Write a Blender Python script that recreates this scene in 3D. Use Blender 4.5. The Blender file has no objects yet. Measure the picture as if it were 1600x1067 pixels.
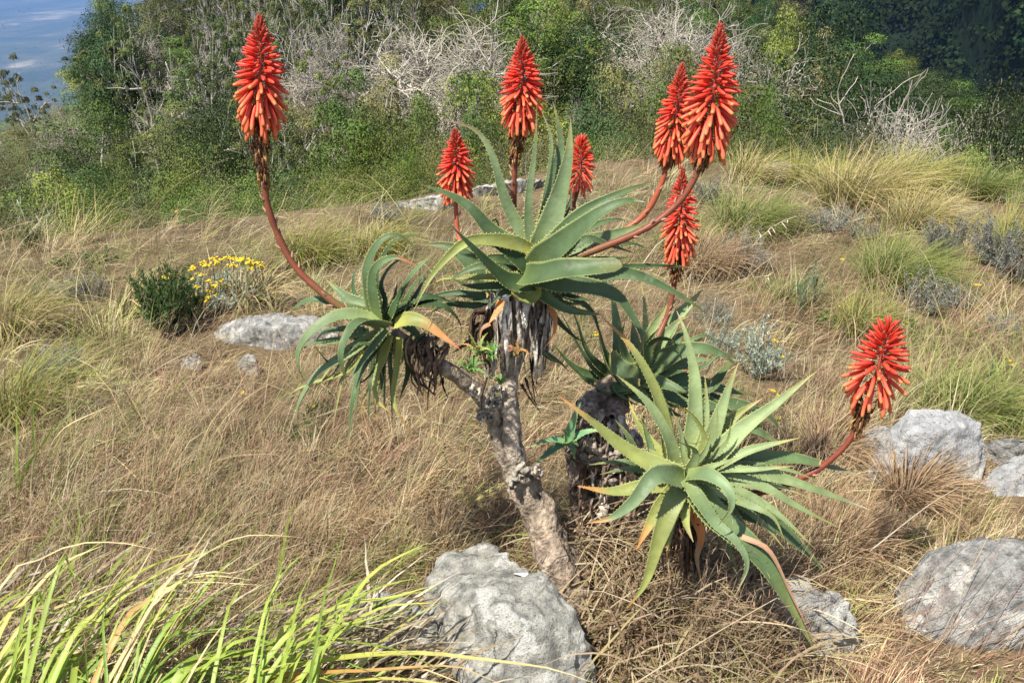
import bpy, bmesh, math, random
import numpy as np
from mathutils import Vector, Matrix, noise as mnoise
rng = np.random.default_rng(7)
random.seed(7)
R = math.radians
S = bpy.context.scene
COL = S.collection

# ------------------------------------------------------------------ camera, world, sun, exposure
CAMZ, PITCH, F = 1.6, R(22.0), 1556.0          # F: focal length in photograph pixels (1600 wide)
cd = bpy.data.cameras.new('camera'); cam = bpy.data.objects.new('camera', cd); COL.objects.link(cam)
cam.location = (0, 0, CAMZ); cam.rotation_euler = (R(90) - PITCH, 0, 0)
cd.lens = 36.0 * F / 1600.0; cd.sensor_width = 36.0; cd.clip_start = 0.05; cd.clip_end = 60000
S.camera = cam
SUN_FROM = Vector((-0.36, -0.40, 0.84)).normalized()
sun_elev = math.asin(SUN_FROM.z); sun_az = math.atan2(SUN_FROM.x, SUN_FROM.y)
W = bpy.data.worlds.new('World'); S.world = W; W.use_nodes = True
nt = W.node_tree; nt.nodes.clear()
sky = nt.nodes.new('ShaderNodeTexSky'); sky.sky_type = 'NISHITA'; sky.sun_disc = False
sky.sun_elevation = sun_elev; sky.sun_rotation = sun_az
sky.altitude = 1200; sky.dust_density = 3.0
bgn = nt.nodes.new('ShaderNodeBackground'); bgn.inputs[1].default_value = 0.095
wo = nt.nodes.new('ShaderNodeOutputWorld')
nt.links.new(sky.outputs[0], bgn.inputs[0]); nt.links.new(bgn.outputs[0], wo.inputs[0])
sl = bpy.data.lights.new('sun', 'SUN'); sl.energy = 4.6; sl.angle = R(0.9); sl.color = (1.0, 0.95, 0.85)
so = bpy.data.objects.new('sun', sl); COL.objects.link(so)
so.rotation_euler = (-SUN_FROM).to_track_quat('-Z', 'Y').to_euler(); so.location = (-4, -2, 12)
S.view_settings.view_transform = 'Standard'; S.view_settings.look = 'None'
S.view_settings.exposure = 0.8; S.view_settings.gamma = 1.0; S.view_settings.use_curve_mapping = False
S.render.engine = 'CYCLES'
S.cycles.use_denoising = True
S.cycles.max_bounces = 6; S.cycles.diffuse_bounces = 3; S.cycles.transmission_bounces = 4
S.cycles.volume_bounces = 0; S.cycles.transparent_max_bounces = 8

# ------------------------------------------------------------------ pixel <-> world helpers
CP, SP = math.cos(PITCH), math.sin(PITCH)
def ray(px, py):
    a = (px - 800.0) / F; b = (533.5 - py) / F
    return Vector((a, CP + b * SP, -SP + b * CP))
def P(px, py, Y):
    d = ray(px, py); k = Y / d.y
    return Vector((d.x * k, Y, CAMZ + d.z * k))
def depth(v): return v[1] * CP - (v[2] - CAMZ) * SP
def proj(x, y, z):
    zz = z - CAMZ; d = np.maximum(y * CP - zz * SP, 1e-3)
    return 800 + F * x / d, 533.5 - F * (y * SP + zz * CP) / d
def lin(r, g, b):
    f = lambda c: (c / 255 / 12.92) if c / 255 <= 0.04045 else ((c / 255 + 0.055) / 1.055) ** 2.4
    return (f(r), f(g), f(b))

# ------------------------------------------------------------------ terrain height
def softplus(x, k=1.0): return np.logaddexp(0, x / k) * k
def h_near(r): return -0.085 * softplus(r - 3.0, 0.8)
def az_of(px, py): d = ray(px, py); return math.atan2(d.x, d.y)
BROW = [(-300, 362), (0, 350), (150, 340), (300, 326), (420, 318), (560, 304), (640, 296), (720, 280), (800, 268), (880, 252),
        (950, 234), (1020, 230), (1100, 236), (1200, 238), (1330, 250), (1450, 268), (1540, 292), (1600, 306), (1900, 340)]
_t, _r, _z = [], [], []
for px, py in BROW:
    d = ray(px, py + 14); dep = -d.z / math.hypot(d.x, d.y)
    lo, hi = 3.0, 60.0
    for _ in range(50):
        m = (lo + hi) / 2
        if CAMZ - m * dep > h_near(np.float64(m)): lo = m
        else: hi = m
    _t.append(math.atan2(d.x, d.y)); _r.append(min(m, 15.0))
_t = np.array(_t); _r = np.array(_r)
def brow_r(th): return np.interp(th, _t, _r)
F_T = np.radians([-40, -26, -22, -17, 0, 10, 18, 25, 40]); F_Z = np.array([-9.0, -7.6, -6.4, -6.0, -5.8, -5.8, -6.6, -8.5, -11])
R_T = np.radians([-40, -23.5, -20, 7, 14, 25, 40]); R_V = np.array([0, 0.15, 1, 1, 0.3, 0, 0])
def height(x, y):
    x = np.asarray(x, float); y = np.asarray(y, float)
    r = np.hypot(x, y); th = np.arctan2(x, y)
    rb = brow_r(th)
    zb = h_near(rb)
    near = h_near(r) + 0.035 * np.sin(x * 1.7 + 0.6) * np.cos(y * 1.3) + 0.02 * np.sin(x * 4.1 + y * 2.7) * np.clip(r / 3, 0, 1)
    d = r - rb
    fl = np.interp(th, F_T, F_Z) + np.interp(th, R_T, R_V) * 0.112 * np.clip(r - 24, 0, 40)
    drop = zb - 0.55 * softplus(d, 0.5) + 0.5 * 0.69 * 0.55
    far = np.logaddexp((drop - fl) / 0.6, 0) * 0.6 + fl + 0.5 * np.sin(x * 0.21) * np.cos(y * 0.17)
    edge = 0.62 * softplus(r - 64, 3.0)
    k = 1 / (1 + np.exp(np.clip(-(d) / 0.35, -40, 40)))
    z = near * (1 - k) + np.minimum(far, near + 0.3) * k - edge
    return z
def gz(x, y): return float(height(x, y))
def G(px, py):
    d = ray(px, py); t = -CAMZ / d.z
    for _ in range(60):
        x, y = d.x * t, d.y * t
        t += ((CAMZ + d.z * t) - gz(x, y)) / (-d.z) * 0.6
    return Vector((d.x * t, d.y * t, gz(d.x * t, d.y * t)))
def G_np(px, py):
    a = (px - 800) / F; b = (533.5 - py) / F
    dx, dy, dz = a, CP + b * SP, -SP + b * CP
    t = -CAMZ / dz
    for _ in range(25):
        t = t + ((CAMZ + dz * t) - height(dx * t, dy * t)) / (-dz) * 0.6
    return dx * t, dy * t

# ------------------------------------------------------------------ mesh helpers
def mk_mesh(name, V, quads=None, tris=None, C=None, smooth=True, C2=None):
    V = np.ascontiguousarray(V, dtype=np.float32); me = bpy.data.meshes.new(name)
    nq = 0 if quads is None else len(quads); ntr = 0 if tris is None else len(tris)
    me.vertices.add(len(V)); me.vertices.foreach_set('co', V.ravel())
    loops = []
    if nq: loops.append(np.asarray(quads, np.int32).ravel())
    if ntr: loops.append(np.asarray(tris, np.int32).ravel())
    L = np.concatenate(loops) if loops else np.zeros(0, np.int32)
    me.loops.add(len(L)); me.loops.foreach_set('vertex_index', L)
    me.polygons.add(nq + ntr)
    ls = np.concatenate([np.arange(nq) * 4, nq * 4 + np.arange(ntr) * 3]).astype(np.int32)
    me.polygons.foreach_set('loop_start', ls)
    me.polygons.foreach_set('use_smooth', np.full(nq + ntr, bool(smooth)))
    if C is not None:
        at = me.color_attributes.new('Col', 'FLOAT_COLOR', 'POINT')
        C4 = np.ones((len(V), 4), np.float32); C4[:, :3] = C
        at.data.foreach_set('color', C4.ravel())
    me.update(calc_edges=True)
    return me
def obj(name, me, mat=None, parent=None, loc=None):
    o = bpy.data.objects.new(name, me)
    if mat is not None and len(me.materials) == 0: me.materials.append(mat)
    COL.objects.link(o)
    if parent is not None: o.parent = parent
    if loc is not None: o.location = loc
    return o
def thing(name, label, cat, loc=(0, 0, 0), group=None):
    o = bpy.data.objects.new(name, None); COL.objects.link(o); o.location = loc
    o.empty_display_size = 0.1
    return tag(o, label, cat, group)
def tag(o, label=None, cat=None, group=None, kind=None):
    if label: o['label'] = label
    if cat: o['category'] = cat
    if group: o['group'] = group
    if kind: o['kind'] = kind
    return o
def dup(o, loc=None, rz=0.0, sc=(1, 1, 1), label=None, group=None):
    c = o.copy(); COL.objects.link(c)
    if loc is not None: c.location = loc
    c.rotation_euler = (0, 0, rz); c.scale = sc
    if label: c['label'] = label
    if group: c['group'] = group
    for ch in o.children:
        k = ch.copy(); COL.objects.link(k); k.parent = c
    return c
class Acc:
    """collects vertices, quads, tris and colours into one mesh"""
    def __init__(s): s.V, s.Q, s.T, s.C, s.n = [], [], [], [], 0
    def add(s, V, Q=None, T=None, C=(1, 1, 1)):
        V = np.asarray(V, float)
        if Q is not None and len(Q): s.Q.append(np.asarray(Q) + s.n)
        if T is not None and len(T): s.T.append(np.asarray(T) + s.n)
        C = np.asarray(C, float); C = np.broadcast_to(C, (len(V), 3))
        s.V.append(V); s.C.append(C); s.n += len(V)
    def mesh(s, name, off=None, smooth=True):
        V = np.concatenate(s.V)
        if off is not None: V = V - np.array(off)
        return mk_mesh(name, V, np.concatenate(s.Q) if s.Q else None, np.concatenate(s.T) if s.T else None, np.concatenate(s.C), smooth)
def spline(pts, n):
    """Catmull-Rom through pts, n+1 samples evenly spaced in length"""
    p = np.array([list(q) for q in pts], float)
    if len(p) == 2: p = np.array([p[0], (p[0] + p[1]) / 2, p[1]])
    e = np.vstack([2 * p[0] - p[1], p, 2 * p[-1] - p[-2]])
    out = []
    for i in range(len(p) - 1):
        a, b, c, d = e[i:i + 4]
        for t in np.linspace(0, 1, 12, endpoint=False):
            out.append(0.5 * (2 * b + (c - a) * t + (2 * a - 5 * b + 4 * c - d) * t * t + (3 * b - a - 3 * c + d) * t ** 3))
    out.append(p[-1]); out = np.array(out)
    s = np.concatenate([[0], np.cumsum(np.linalg.norm(np.diff(out, axis=0), axis=1))])
    q = np.linspace(0, s[-1], n + 1)
    return np.stack([np.interp(q, s, out[:, k]) for k in range(3)], 1)
def unit(v): v = np.asarray(v, float); return v / max(np.linalg.norm(v), 1e-9)
def frames(p, side0):
    """tangents and transported side vectors along polyline p"""
    T = np.gradient(p, axis=0); T /= np.maximum(np.linalg.norm(T, axis=1), 1e-9)[:, None]
    sd = np.zeros_like(p); s = np.asarray(side0, float)
    for i in range(len(p)):
        s = s - T[i] * np.dot(s, T[i]); s = unit(s); sd[i] = s
    return T, sd
def tube(p, rad, sides=6, C=(1, 1, 1), acc=None, wob=0.0, cap=True):
    p = np.asarray(p, float); n = len(p); rad = np.broadcast_to(np.asarray(rad, float), (n,))
    d0 = p[1] - p[0]; ref = np.array([0, 0, 1.0]) if abs(unit(d0)[2]) < 0.9 else np.array([1.0, 0, 0])
    T, sd = frames(p, np.cross(d0, ref)); up = np.cross(T, sd)
    a = np.arange(sides) / sides * 2 * np.pi
    rr = rad[:, None] * (1 + (wob * (rng.random((n, sides)) - 0.5) if wob else 0))
    V = p[:, None, :] + (np.cos(a)[None, :, None] * sd[:, None, :] + np.sin(a)[None, :, None] * up[:, None, :]) * np.broadcast_to(rr, (n, sides))[:, :, None]
    i = np.arange(n - 1)[:, None] * sides; j = np.arange(sides)[None, :]; j2 = (j + 1) % sides
    Q = np.stack([i + j, i + j2, i + sides + j2, i + sides + j], -1).reshape(-1, 4)
    V = V.reshape(-1, 3); Tt = None
    if cap:
        V = np.vstack([V, p[-1:] + T[-1:] * rad[-1] * 0.3]); b = (n - 1) * sides
        Tt = np.array([[b + k, b + (k + 1) % sides, n * sides] for k in range(sides)])
    if np.ndim(C) == 2 and len(C) == n:
        C = np.repeat(np.asarray(C), sides, axis=0)
        if cap: C = np.vstack([C, C[-1:]])
    if acc is not None: acc.add(V, Q, Tt, C)
    return V, Q, Tt

# ------------------------------------------------------------------ materials
MATS = {}
def mat_col(name, rough=0.6, trans=0.0, nscale=8.0, namt=0.25, bump=0.0, bscale=40.0, spec=0.3, vary=0.0, tint=None, detail=4, objspace=True):
    """principled surface coloured by the Col attribute, broken up by noise; trans mixes in translucency for thin leaves"""
    m = bpy.data.materials.new(name); m.use_nodes = True; n = m.node_tree; N = n.nodes; L = n.links
    b = N['Principled BSDF']; out = N['Material Output']
    b.inputs['Roughness'].default_value = rough; b.inputs['Specular IOR Level'].default_value = spec
    at = N.new('ShaderNodeAttribute'); at.attribute_name = 'Col'
    tc = N.new('ShaderNodeTexCoord')
    no = N.new('ShaderNodeTexNoise'); no.inputs['Scale'].default_value = nscale; no.inputs['Detail'].default_value = detail
    L.new(tc.outputs['Object'], no.inputs['Vector'])
    mr = N.new('ShaderNodeMapRange'); mr.inputs[1].default_value = 0.3; mr.inputs[2].default_value = 0.7
    mr.inputs[3].default_value = 1 - namt; mr.inputs[4].default_value = 1 + namt
    L.new(no.outputs[0], mr.inputs[0])
    mx = N.new('ShaderNodeMix'); mx.data_type = 'RGBA'; mx.blend_type = 'MULTIPLY'; mx.inputs[0].default_value = 1.0
    L.new(at.outputs['Color'], mx.inputs[6]); L.new(mr.outputs[0], mx.inputs[7])
    col = mx.outputs[2]
    if vary:
        oi = N.new('ShaderNodeObjectInfo'); hs = N.new('ShaderNodeHueSaturation')
        a = N.new('ShaderNodeMapRange'); a.inputs[3].default_value = 1 - vary; a.inputs[4].default_value = 1 + vary
        L.new(oi.outputs['Random'], a.inputs[0]); L.new(a.outputs[0], hs.inputs['Value'])
        mu = N.new('ShaderNodeMath'); mu.operation = 'MULTIPLY'; mu.inputs[1].default_value = 7.31
        fr = N.new('ShaderNodeMath'); fr.operation = 'FRACT'
        h = N.new('ShaderNodeMapRange'); h.inputs[3].default_value = 0.5 - 0.09 * vary; h.inputs[4].default_value = 0.5 + 0.06 * vary
        L.new(oi.outputs['Random'], mu.inputs[0]); L.new(mu.outputs[0], fr.inputs[0]); L.new(fr.outputs[0], h.inputs[0]); L.new(h.outputs[0], hs.inputs['Hue'])
        L.new(col, hs.inputs['Color']); col = hs.outputs[0]
    L.new(col, b.inputs['Base Color'])
    if bump:
        n2 = N.new('ShaderNodeTexNoise'); n2.inputs['Scale'].default_value = bscale; n2.inputs['Detail'].default_value = 6
        L.new(tc.outputs['Object'], n2.inputs['Vector'])
        bp = N.new('ShaderNodeBump'); bp.inputs['Strength'].default_value = bump; bp.inputs['Distance'].default_value = 0.01
        L.new(n2.outputs[0], bp.inputs['Height']); L.new(bp.outputs[0], b.inputs['Normal'])
    if trans:
        tr = N.new('ShaderNodeBsdfTranslucent'); L.new(col, tr.inputs['Color'])
        ms = N.new('ShaderNodeMixShader'); ms.inputs[0].default_value = trans
        L.new(b.outputs[0], ms.inputs[1]); L.new(tr.outputs[0], ms.inputs[2]); L.new(ms.outputs[0], out.inputs['Surface'])
    MATS[name] = m
    return m
mat_col('aloe_leaf', rough=0.5, nscale=22, namt=0.2, bump=0.15, bscale=90, spec=0.28, detail=7)
mat_col('dead_leaf', rough=0.85, nscale=60, namt=0.45, bump=0.5, bscale=120, spec=0.15)
mat_col('bark', rough=0.95, nscale=55, namt=0.6, bump=1.0, bscale=110, spec=0.1, detail=9)
mat_col('flower', rough=0.45, nscale=150, namt=0.12, spec=0.35, trans=0.12)
mat_col('grass', rough=0.6, trans=0.25, nscale=1.6, namt=0.22, spec=0.25)
mat_col('long_leaf', rough=0.45, trans=0.3, nscale=30, namt=0.15, spec=0.35)
mat_col('foliage', rough=0.55, trans=0.10, nscale=3.0, namt=0.18, spec=0.2, vary=0.5)
mat_col('shrub_leaf', rough=0.7, trans=0.2, nscale=12, namt=0.25, spec=0.2, vary=0.12)
mat_col('tree_bark', rough=0.9, nscale=9, namt=0.3, spec=0.1, vary=0.15)
mat_col('hill_forest', rough=0.9, nscale=0.25, namt=0.45, spec=0.05)

def leaf_scars(m):
    n = m.node_tree; N = n.nodes; L = n.links; b = N['Principled BSDF']; src = b.inputs['Base Color'].links[0].from_socket
    tc = N.new('ShaderNodeTexCoord'); out = src
    for sc, lo, hi, c, amt in ((9, 0.60, 0.72, (0.30, 0.36, 0.25), 0.45), (75, 0.70, 0.73, (0.50, 0.46, 0.36), 0.8), (14, 0.66, 0.70, (0.09, 0.07, 0.04), 0.35)):
        q = N.new('ShaderNodeTexNoise'); q.inputs['Scale'].default_value = sc; q.inputs['Detail'].default_value = 6; q.inputs['Roughness'].default_value = 0.65
        mp = N.new('ShaderNodeMapping'); mp.inputs['Location'].default_value = (sc, 2.0 * sc, 0.5); L.new(tc.outputs['Object'], mp.inputs[0]); L.new(mp.outputs[0], q.inputs[0])
        r = N.new('ShaderNodeMapRange'); r.inputs[1].default_value = lo; r.inputs[2].default_value = hi; r.inputs[4].default_value = amt; L.new(q.outputs[0], r.inputs[0])
        x = N.new('ShaderNodeMix'); x.data_type = 'RGBA'; L.new(r.outputs[0], x.inputs[0]); L.new(out, x.inputs[6]); x.inputs[7].default_value = (*c, 1); out = x.outputs[2]
    L.new(out, b.inputs['Base Color'])
leaf_scars(MATS['aloe_leaf'])

# ------------------------------------------------------------------ ground, plain, far hill
def surf(name, build):
    m = bpy.data.materials.new(name); m.use_nodes = True
    build(m.node_tree, m.node_tree.nodes, m.node_tree.links, m.node_tree.nodes['Principled BSDF'])
    MATS[name] = m; return m
def ramp(N, stops):
    r = N.new('ShaderNodeValToRGB'); e = r.color_ramp.elements
    while len(e) < len(stops): e.new(0.5)
    for k, (p, c) in enumerate(stops): e[k].position = p; e[k].color = (*c, 1)
    return r
def g_mat(n, N, L, b):
    tc = N.new('ShaderNodeTexCoord')
    a = N.new('ShaderNodeTexNoise'); a.inputs['Scale'].default_value = 1.1; a.inputs['Detail'].default_value = 9; a.inputs['Roughness'].default_value = 0.7
    c = N.new('ShaderNodeTexNoise'); c.inputs['Scale'].default_value = 45; c.inputs['Detail'].default_value = 5
    L.new(tc.outputs['Object'], a.inputs[0]); L.new(tc.outputs['Object'], c.inputs[0])
    r = ramp(N, [(0.3, (0.055, 0.038, 0.022)), (0.48, (0.13, 0.095, 0.055)), (0.6, (0.2, 0.15, 0.085)), (0.75, (0.1, 0.105, 0.04))])
    L.new(a.outputs[0], r.inputs[0])
    mx = N.new('ShaderNodeMix'); mx.data_type = 'RGBA'; mx.blend_type = 'OVERLAY'; mx.inputs[0].default_value = 0.7
    sx = N.new('ShaderNodeSeparateXYZ'); L.new(tc.outputs['Object'], sx.inputs[0]); fz = N.new('ShaderNodeMapRange'); fz.inputs[1].default_value = 13; fz.inputs[2].default_value = 17; L.new(sx.outputs['Y'], fz.inputs[0])
    r2 = ramp(N, [(0.35, (0.03, 0.04, 0.015)), (0.5, (0.075, 0.085, 0.035)), (0.65, (0.14, 0.125, 0.07))]); L.new(a.outputs[0], r2.inputs[0])
    mf = N.new('ShaderNodeMix'); mf.data_type = 'RGBA'; L.new(fz.outputs[0], mf.inputs[0]); L.new(r.outputs[0], mf.inputs[6]); L.new(r2.outputs[0], mf.inputs[7])
    L.new(mf.outputs[2], mx.inputs[6]); L.new(c.outputs[0], mx.inputs[7]); L.new(mx.outputs[2], b.inputs['Base Color'])
    bp = N.new('ShaderNodeBump'); bp.inputs['Strength'].default_value = 0.8; bp.inputs['Distance'].default_value = 0.02
    L.new(c.outputs[0], bp.inputs['Height']); L.new(bp.outputs[0], b.inputs['Normal'])
    b.inputs['Roughness'].default_value = 0.95; b.inputs['Specular IOR Level'].default_value = 0.1
surf('ground_soil', g_mat)
rr = np.concatenate([[0.0], np.geomspace(0.35, 1650, 156)]); nth = 288
th = np.concatenate([np.linspace(-math.pi, -0.7, 40, endpoint=False), np.linspace(-0.7, 0.7, 210, endpoint=False), np.linspace(0.7, math.pi, 38, endpoint=False)])
X = rr[:, None] * np.sin(th)[None]; Y = rr[:, None] * np.cos(th)[None]
Z = height(X, Y)
V = np.stack([X, Y, Z], -1).reshape(-1, 3)
i = np.arange(len(rr) - 1)[:, None] * nth; j = np.arange(nth)[None]; j2 = (j + 1) % nth
Q = np.stack([i + j, i + nth + j, i + nth + j2, i + j2], -1).reshape(-1, 4)
tag(obj('ground', mk_mesh('ground', V, Q), MATS['ground_soil']), 'dry grassy hillside soil falling away to the forest', 'ground', kind='structure')

def pl_mat(n, N, L, b):
    tc = N.new('ShaderNodeTexCoord'); mp = N.new('ShaderNodeMapping'); mp.inputs['Scale'].default_value = (1.0, 0.55, 1)
    L.new(tc.outputs['Object'], mp.inputs[0])
    a = N.new('ShaderNodeTexNoise'); a.inputs['Scale'].default_value = 0.0011; a.inputs['Detail'].default_value = 9; a.inputs['Roughness'].default_value = 0.68
    L.new(mp.outputs[0], a.inputs[0])
    r = ramp(N, [(0.32, (0.03, 0.045, 0.02)), (0.47, (0.07, 0.085, 0.04)), (0.56, (0.12, 0.12, 0.06)), (0.66, (0.42, 0.36, 0.24))])
    L.new(a.outputs[0], r.inputs[0]); L.new(r.outputs[0], b.inputs['Base Color']); b.inputs['Roughness'].default_value = 1; b.inputs['Specular IOR Level'].default_value = 0
surf('plain_land', pl_mat)
PZ = -900.0
g = np.linspace(-1, 1, 41); gx = np.sign(g) * np.abs(g) ** 1.5 * 26000; gy = 300 + (np.linspace(0, 1, 41) ** 1.5) * 38000
XX, YY = np.meshgrid(gx, gy)
V = np.stack([XX, YY, PZ + 12 * np.sin(XX * .0011) * np.cos(YY * .0009)], -1).reshape(-1, 3)
i = np.arange(40)[:, None] * 41; j = np.arange(40)[None]
Q = np.stack([i + j, i + j + 1, i + 42 + j, i + 41 + j], -1).reshape(-1, 4)
tag(obj('plain', mk_mesh('plain', V, Q), MATS['plain_land']), 'distant hazy blue plain far below the hillside', 'plain', kind='structure')

# forested hill far right, cloud shade put into its near-black colour: steep sheet, packed crowns
def hill_pt(u, v):      # u along the hill 0..1, v up the slope 0..1
    th = R(4 + 52 * u); r = 330 + 95 * v + 50 * math.sin(u * 9) + 14 * math.sin(u * 31 + v * 6)
    return np.array([r * math.sin(th), r * math.cos(th), -150 + 225 * v + 6 * math.sin(u * 40) * math.cos(v * 9)])
acc = Acc(); nu, nv = 80, 30
V = np.array([hill_pt(a / nu, b / nv) for b in range(nv + 1) for a in range(nu + 1)])
i = np.arange(nv)[:, None] * (nu + 1); j = np.arange(nu)[None]
Q = np.stack([i + j, i + j + 1, i + nu + 2 + j, i + nu + 1 + j], -1).reshape(-1, 4)
tag(obj('hill', mk_mesh('hill', V, Q, C=np.tile((0.012, 0.02, 0.01), (len(V), 1))), MATS['hill_forest']), 'steep far hillside with cloud shade put into its colour', 'hill', kind='structure')
# crowns on the far hill, each a ragged clump of leaf patches
lv, lf = [], []
n_cr = 2000
cu = 0.04 + 0.62 * rng.random(n_cr); cv = rng.random(n_cr) * 0.95 + 0.05
base = np.array([hill_pt(a, b) for a, b in zip(cu, cv)])
rad = rng.uniform(3.4, 7.5, n_cr); npp = 80
dirs = rng.normal(size=(n_cr, npp, 3)); dirs[..., 2] = np.abs(dirs[..., 2]) * 1.1 - 0.25; dirs /= np.linalg.norm(dirs, axis=-1, keepdims=True)
cen = base[:, None] + dirs * rad[:, None, None] * rng.uniform(0.75, 1.12, (n_cr, npp, 1)); cen[..., 2] += rad[:, None] * 0.5
t1 = np.cross(dirs, rng.normal(size=dirs.shape)); t1 /= np.linalg.norm(t1, axis=-1, keepdims=True)
t2 = np.cross(dirs, t1); t2 = t2 + dirs * rng.normal(0, 0.3, (n_cr, npp, 1))
sz = rad[:, None, None] * rng.uniform(0.06, 0.15, (n_cr, npp, 1))
V = np.stack([cen - t1 * sz, cen - t2 * sz, cen + t1 * sz, cen + t2 * sz], 2).reshape(-1, 3)
Q = np.arange(len(V)).reshape(-1, 4)
C = np.array((0.011, 0.019, 0.006)) * rng.uniform(0.55, 1.5, (n_cr, 1, 1)) * rng.uniform(0.6, 1.4, (n_cr, npp, 1)) * (1 + rng.normal(0, 0.1, (n_cr, 1, 3)))  # crown greens darkened to carry the cloud shadow
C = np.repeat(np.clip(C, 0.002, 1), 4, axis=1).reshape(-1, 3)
tag(obj('hill_forest', mk_mesh('hill_forest', V, Q, C=C, smooth=False), MATS['hill_forest']), 'evergreen forest covering the far hill, cloud shade put into its dark colour', 'forest', kind='stuff')

# ------------------------------------------------------------------ trees
def leaf_cards(cen, nrm, size, col, cvar, r, jit=0.26):
    """diamond leaf faces at cen, tilted round nrm"""
    n = len(cen); d = nrm / np.maximum(np.linalg.norm(nrm, axis=1, keepdims=True), 1e-6) + r.normal(0, jit, (n, 3)); d /= np.linalg.norm(d, axis=1, keepdims=True)
    a = np.cross(d, r.normal(size=(n, 3))); a /= np.linalg.norm(a, axis=1, keepdims=True); b = np.cross(d, a)
    s = size * r.uniform(0.6, 1.35, (n, 1))
    V = np.stack([cen - a * s, cen + b * s * 0.55 + d * s * 0.12, cen + a * s, cen - b * s * 0.55 + d * s * 0.12], 1).reshape(-1, 3)
    C = np.array(col) * (1 + cvar * r.normal(size=(n, 1))) * (1 + 0.05 * r.normal(size=(n, 3)))
    return V, np.arange(n * 4).reshape(-1, 4), np.repeat(np.clip(C, 0.005, 0.9), 4, axis=0)
def grow(p, d, length, rad, level, maxl, out, tips, r, spread, wander, up, nch):
    n = 5; pts = [p.copy()]; dd = d.copy(); seg = length / n
    for k in range(n):
        dd = unit(dd + r.normal(0, wander, 3) + np.array([0, 0, up])); p = p + dd * seg; pts.append(p.copy())
    pts = np.array(pts); out.append((pts, np.linspace(rad, rad * 0.5, n + 1), level))
    if level >= maxl: tips.append((pts[-1], dd)); tips.append((pts[-3], dd)); return
    for c in range(nch[level]):
        f = r.uniform(0.35, 1.0) if c else 1.0
        k = min(int(f * n), n); q = pts[k]
        ax = unit(np.cross(dd, r.normal(size=3))); ang = r.uniform(*spread) if c else r.uniform(0.05, 0.35)
        nd = unit(dd * math.cos(ang) + ax * math.sin(ang))
        grow(q, nd, length * r.uniform(0.55, 0.82), rad * (0.62 if c else 0.7) * (1 - 0.2 * f), level + 1, maxl, out, tips, r, spread, wander, up, nch)
def make_tree(seed, trunk_h=0.35, limb=0.32, nch=(4, 3, 3), maxl=3, spread=(0.5, 1.1), wander=0.13, up=0.03, trunk_r=0.02, leaf_n=60, leaf_s=0.018,
              blob=0.07, leaf_col=(0.06, 0.11, 0.03), bark=(0.30, 0.28, 0.25), lean=0.05, cvar=0.13, twig_sides=3, flat=1.0, skirt=0, minr=0.0012, lobes=26, pale=False):
    """unit tree (total height 1): trunk mesh and crown mesh"""
    r = np.random.default_rng(seed); out, tips = [], []
    grow(np.zeros(3), unit(np.array([r.normal(0, lean), r.normal(0, lean), 1.0])), trunk_h, trunk_r, 0, maxl, out, tips, r, spread, wander, up, nch)
    tr, cr = Acc(), Acc()
    top = max(o[0][:, 2].max() for o in out) + blob * 0.5
    for pts, rad, lv in out:
        bc = np.array(bark) * ((1.25 - 0.4 * lv / maxl) if pale else (0.8 + 0.25 * lv / max(maxl, 1))) * r.uniform(0.85, 1.15)
        tube(pts / top, np.maximum(rad, minr), 6 if lv == 0 else (4 if lv < 2 else twig_sides), np.clip(bc, 0, 1), tr, cap=lv == maxl)
    if leaf_n:      # rounded clumps of leaves round the branch ends: leaf faces turned outwards, so every clump has a lit top and a dark underside
        q = np.array([t[0] for t in tips]); k = min(lobes, len(q)); sel = [int(r.integers(len(q)))]
        for _ in range(k - 1):
            dmin = np.min(np.linalg.norm(q[:, None] - q[sel][None], axis=2), axis=1); sel.append(int(np.argmax(dmin * r.uniform(0.6, 1, len(q)))))
        cs, ns, cc = [], [], []
        for i in sel:
            rad = blob * r.uniform(0.75, 1.45); m = max(20, int(leaf_n * (rad / blob) ** 2)); o = r.normal(size=(m, 3)); o /= np.linalg.norm(o, axis=1, keepdims=True); o[:, 2] = np.where(o[:, 2] < -0.35, -o[:, 2], o[:, 2])
            w_ = 0.8 + 0.25 * np.sin(o[:, :1] * 5 + i) * np.cos(o[:, 1:2] * 5 + i) ; c_ = q[i] + o * np.array([1.15, 1.15, 0.8 * flat]) * rad * w_ * r.uniform(0.72, 1.08, (m, 1))
            cs.append(c_); ns.append(o + np.array([0, 0, 0.25])); cc.append(np.repeat(r.uniform(0.65, 1.3), m))
        if skirt:
            o = r.normal(size=(skirt, 3)); o /= np.linalg.norm(o, axis=1, keepdims=True); o[:, 2] = np.abs(o[:, 2])
            w_ = 0.8 + 0.2 * np.sin(o[:, :1] * 7 + seed) * np.sin(o[:, 1:2] * 6) + 0.15 * np.sin(o[:, 2:] * 8 + o[:, :1] * 5)
            cs.append(o * np.array([0.38, 0.38, 0.7]) * w_ * r.uniform(0.8, 1.05, (skirt, 1))); ns.append(o); cc.append(np.repeat(1.0, skirt))
        V, Q, C = leaf_cards(np.concatenate(cs) / top, np.concatenate(ns), leaf_s, leaf_col, cvar, r)
        C = C * np.repeat(np.concatenate(cc), 4)[:, None]
        V[:, 2] = np.maximum(V[:, 2], 0.01)
        cr.add(V, Q, None, C)
    allp = np.concatenate([o[0] for o in out]) / top
    w = np.percentile(np.hypot(allp[:, 0], allp[:, 1]), 95) * 2
    if leaf_n: av = np.concatenate(cr.V); w = np.percentile(np.hypot(av[:, 0], av[:, 1]), 93) * 2
    tm = tr.mesh('trunk'); tm.materials.append(MATS['tree_bark'])
    cm = None
    if leaf_n: cm = cr.mesh('crown', smooth=False); cm.materials.append(MATS['foliage'])
    return tm, cm, w
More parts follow.
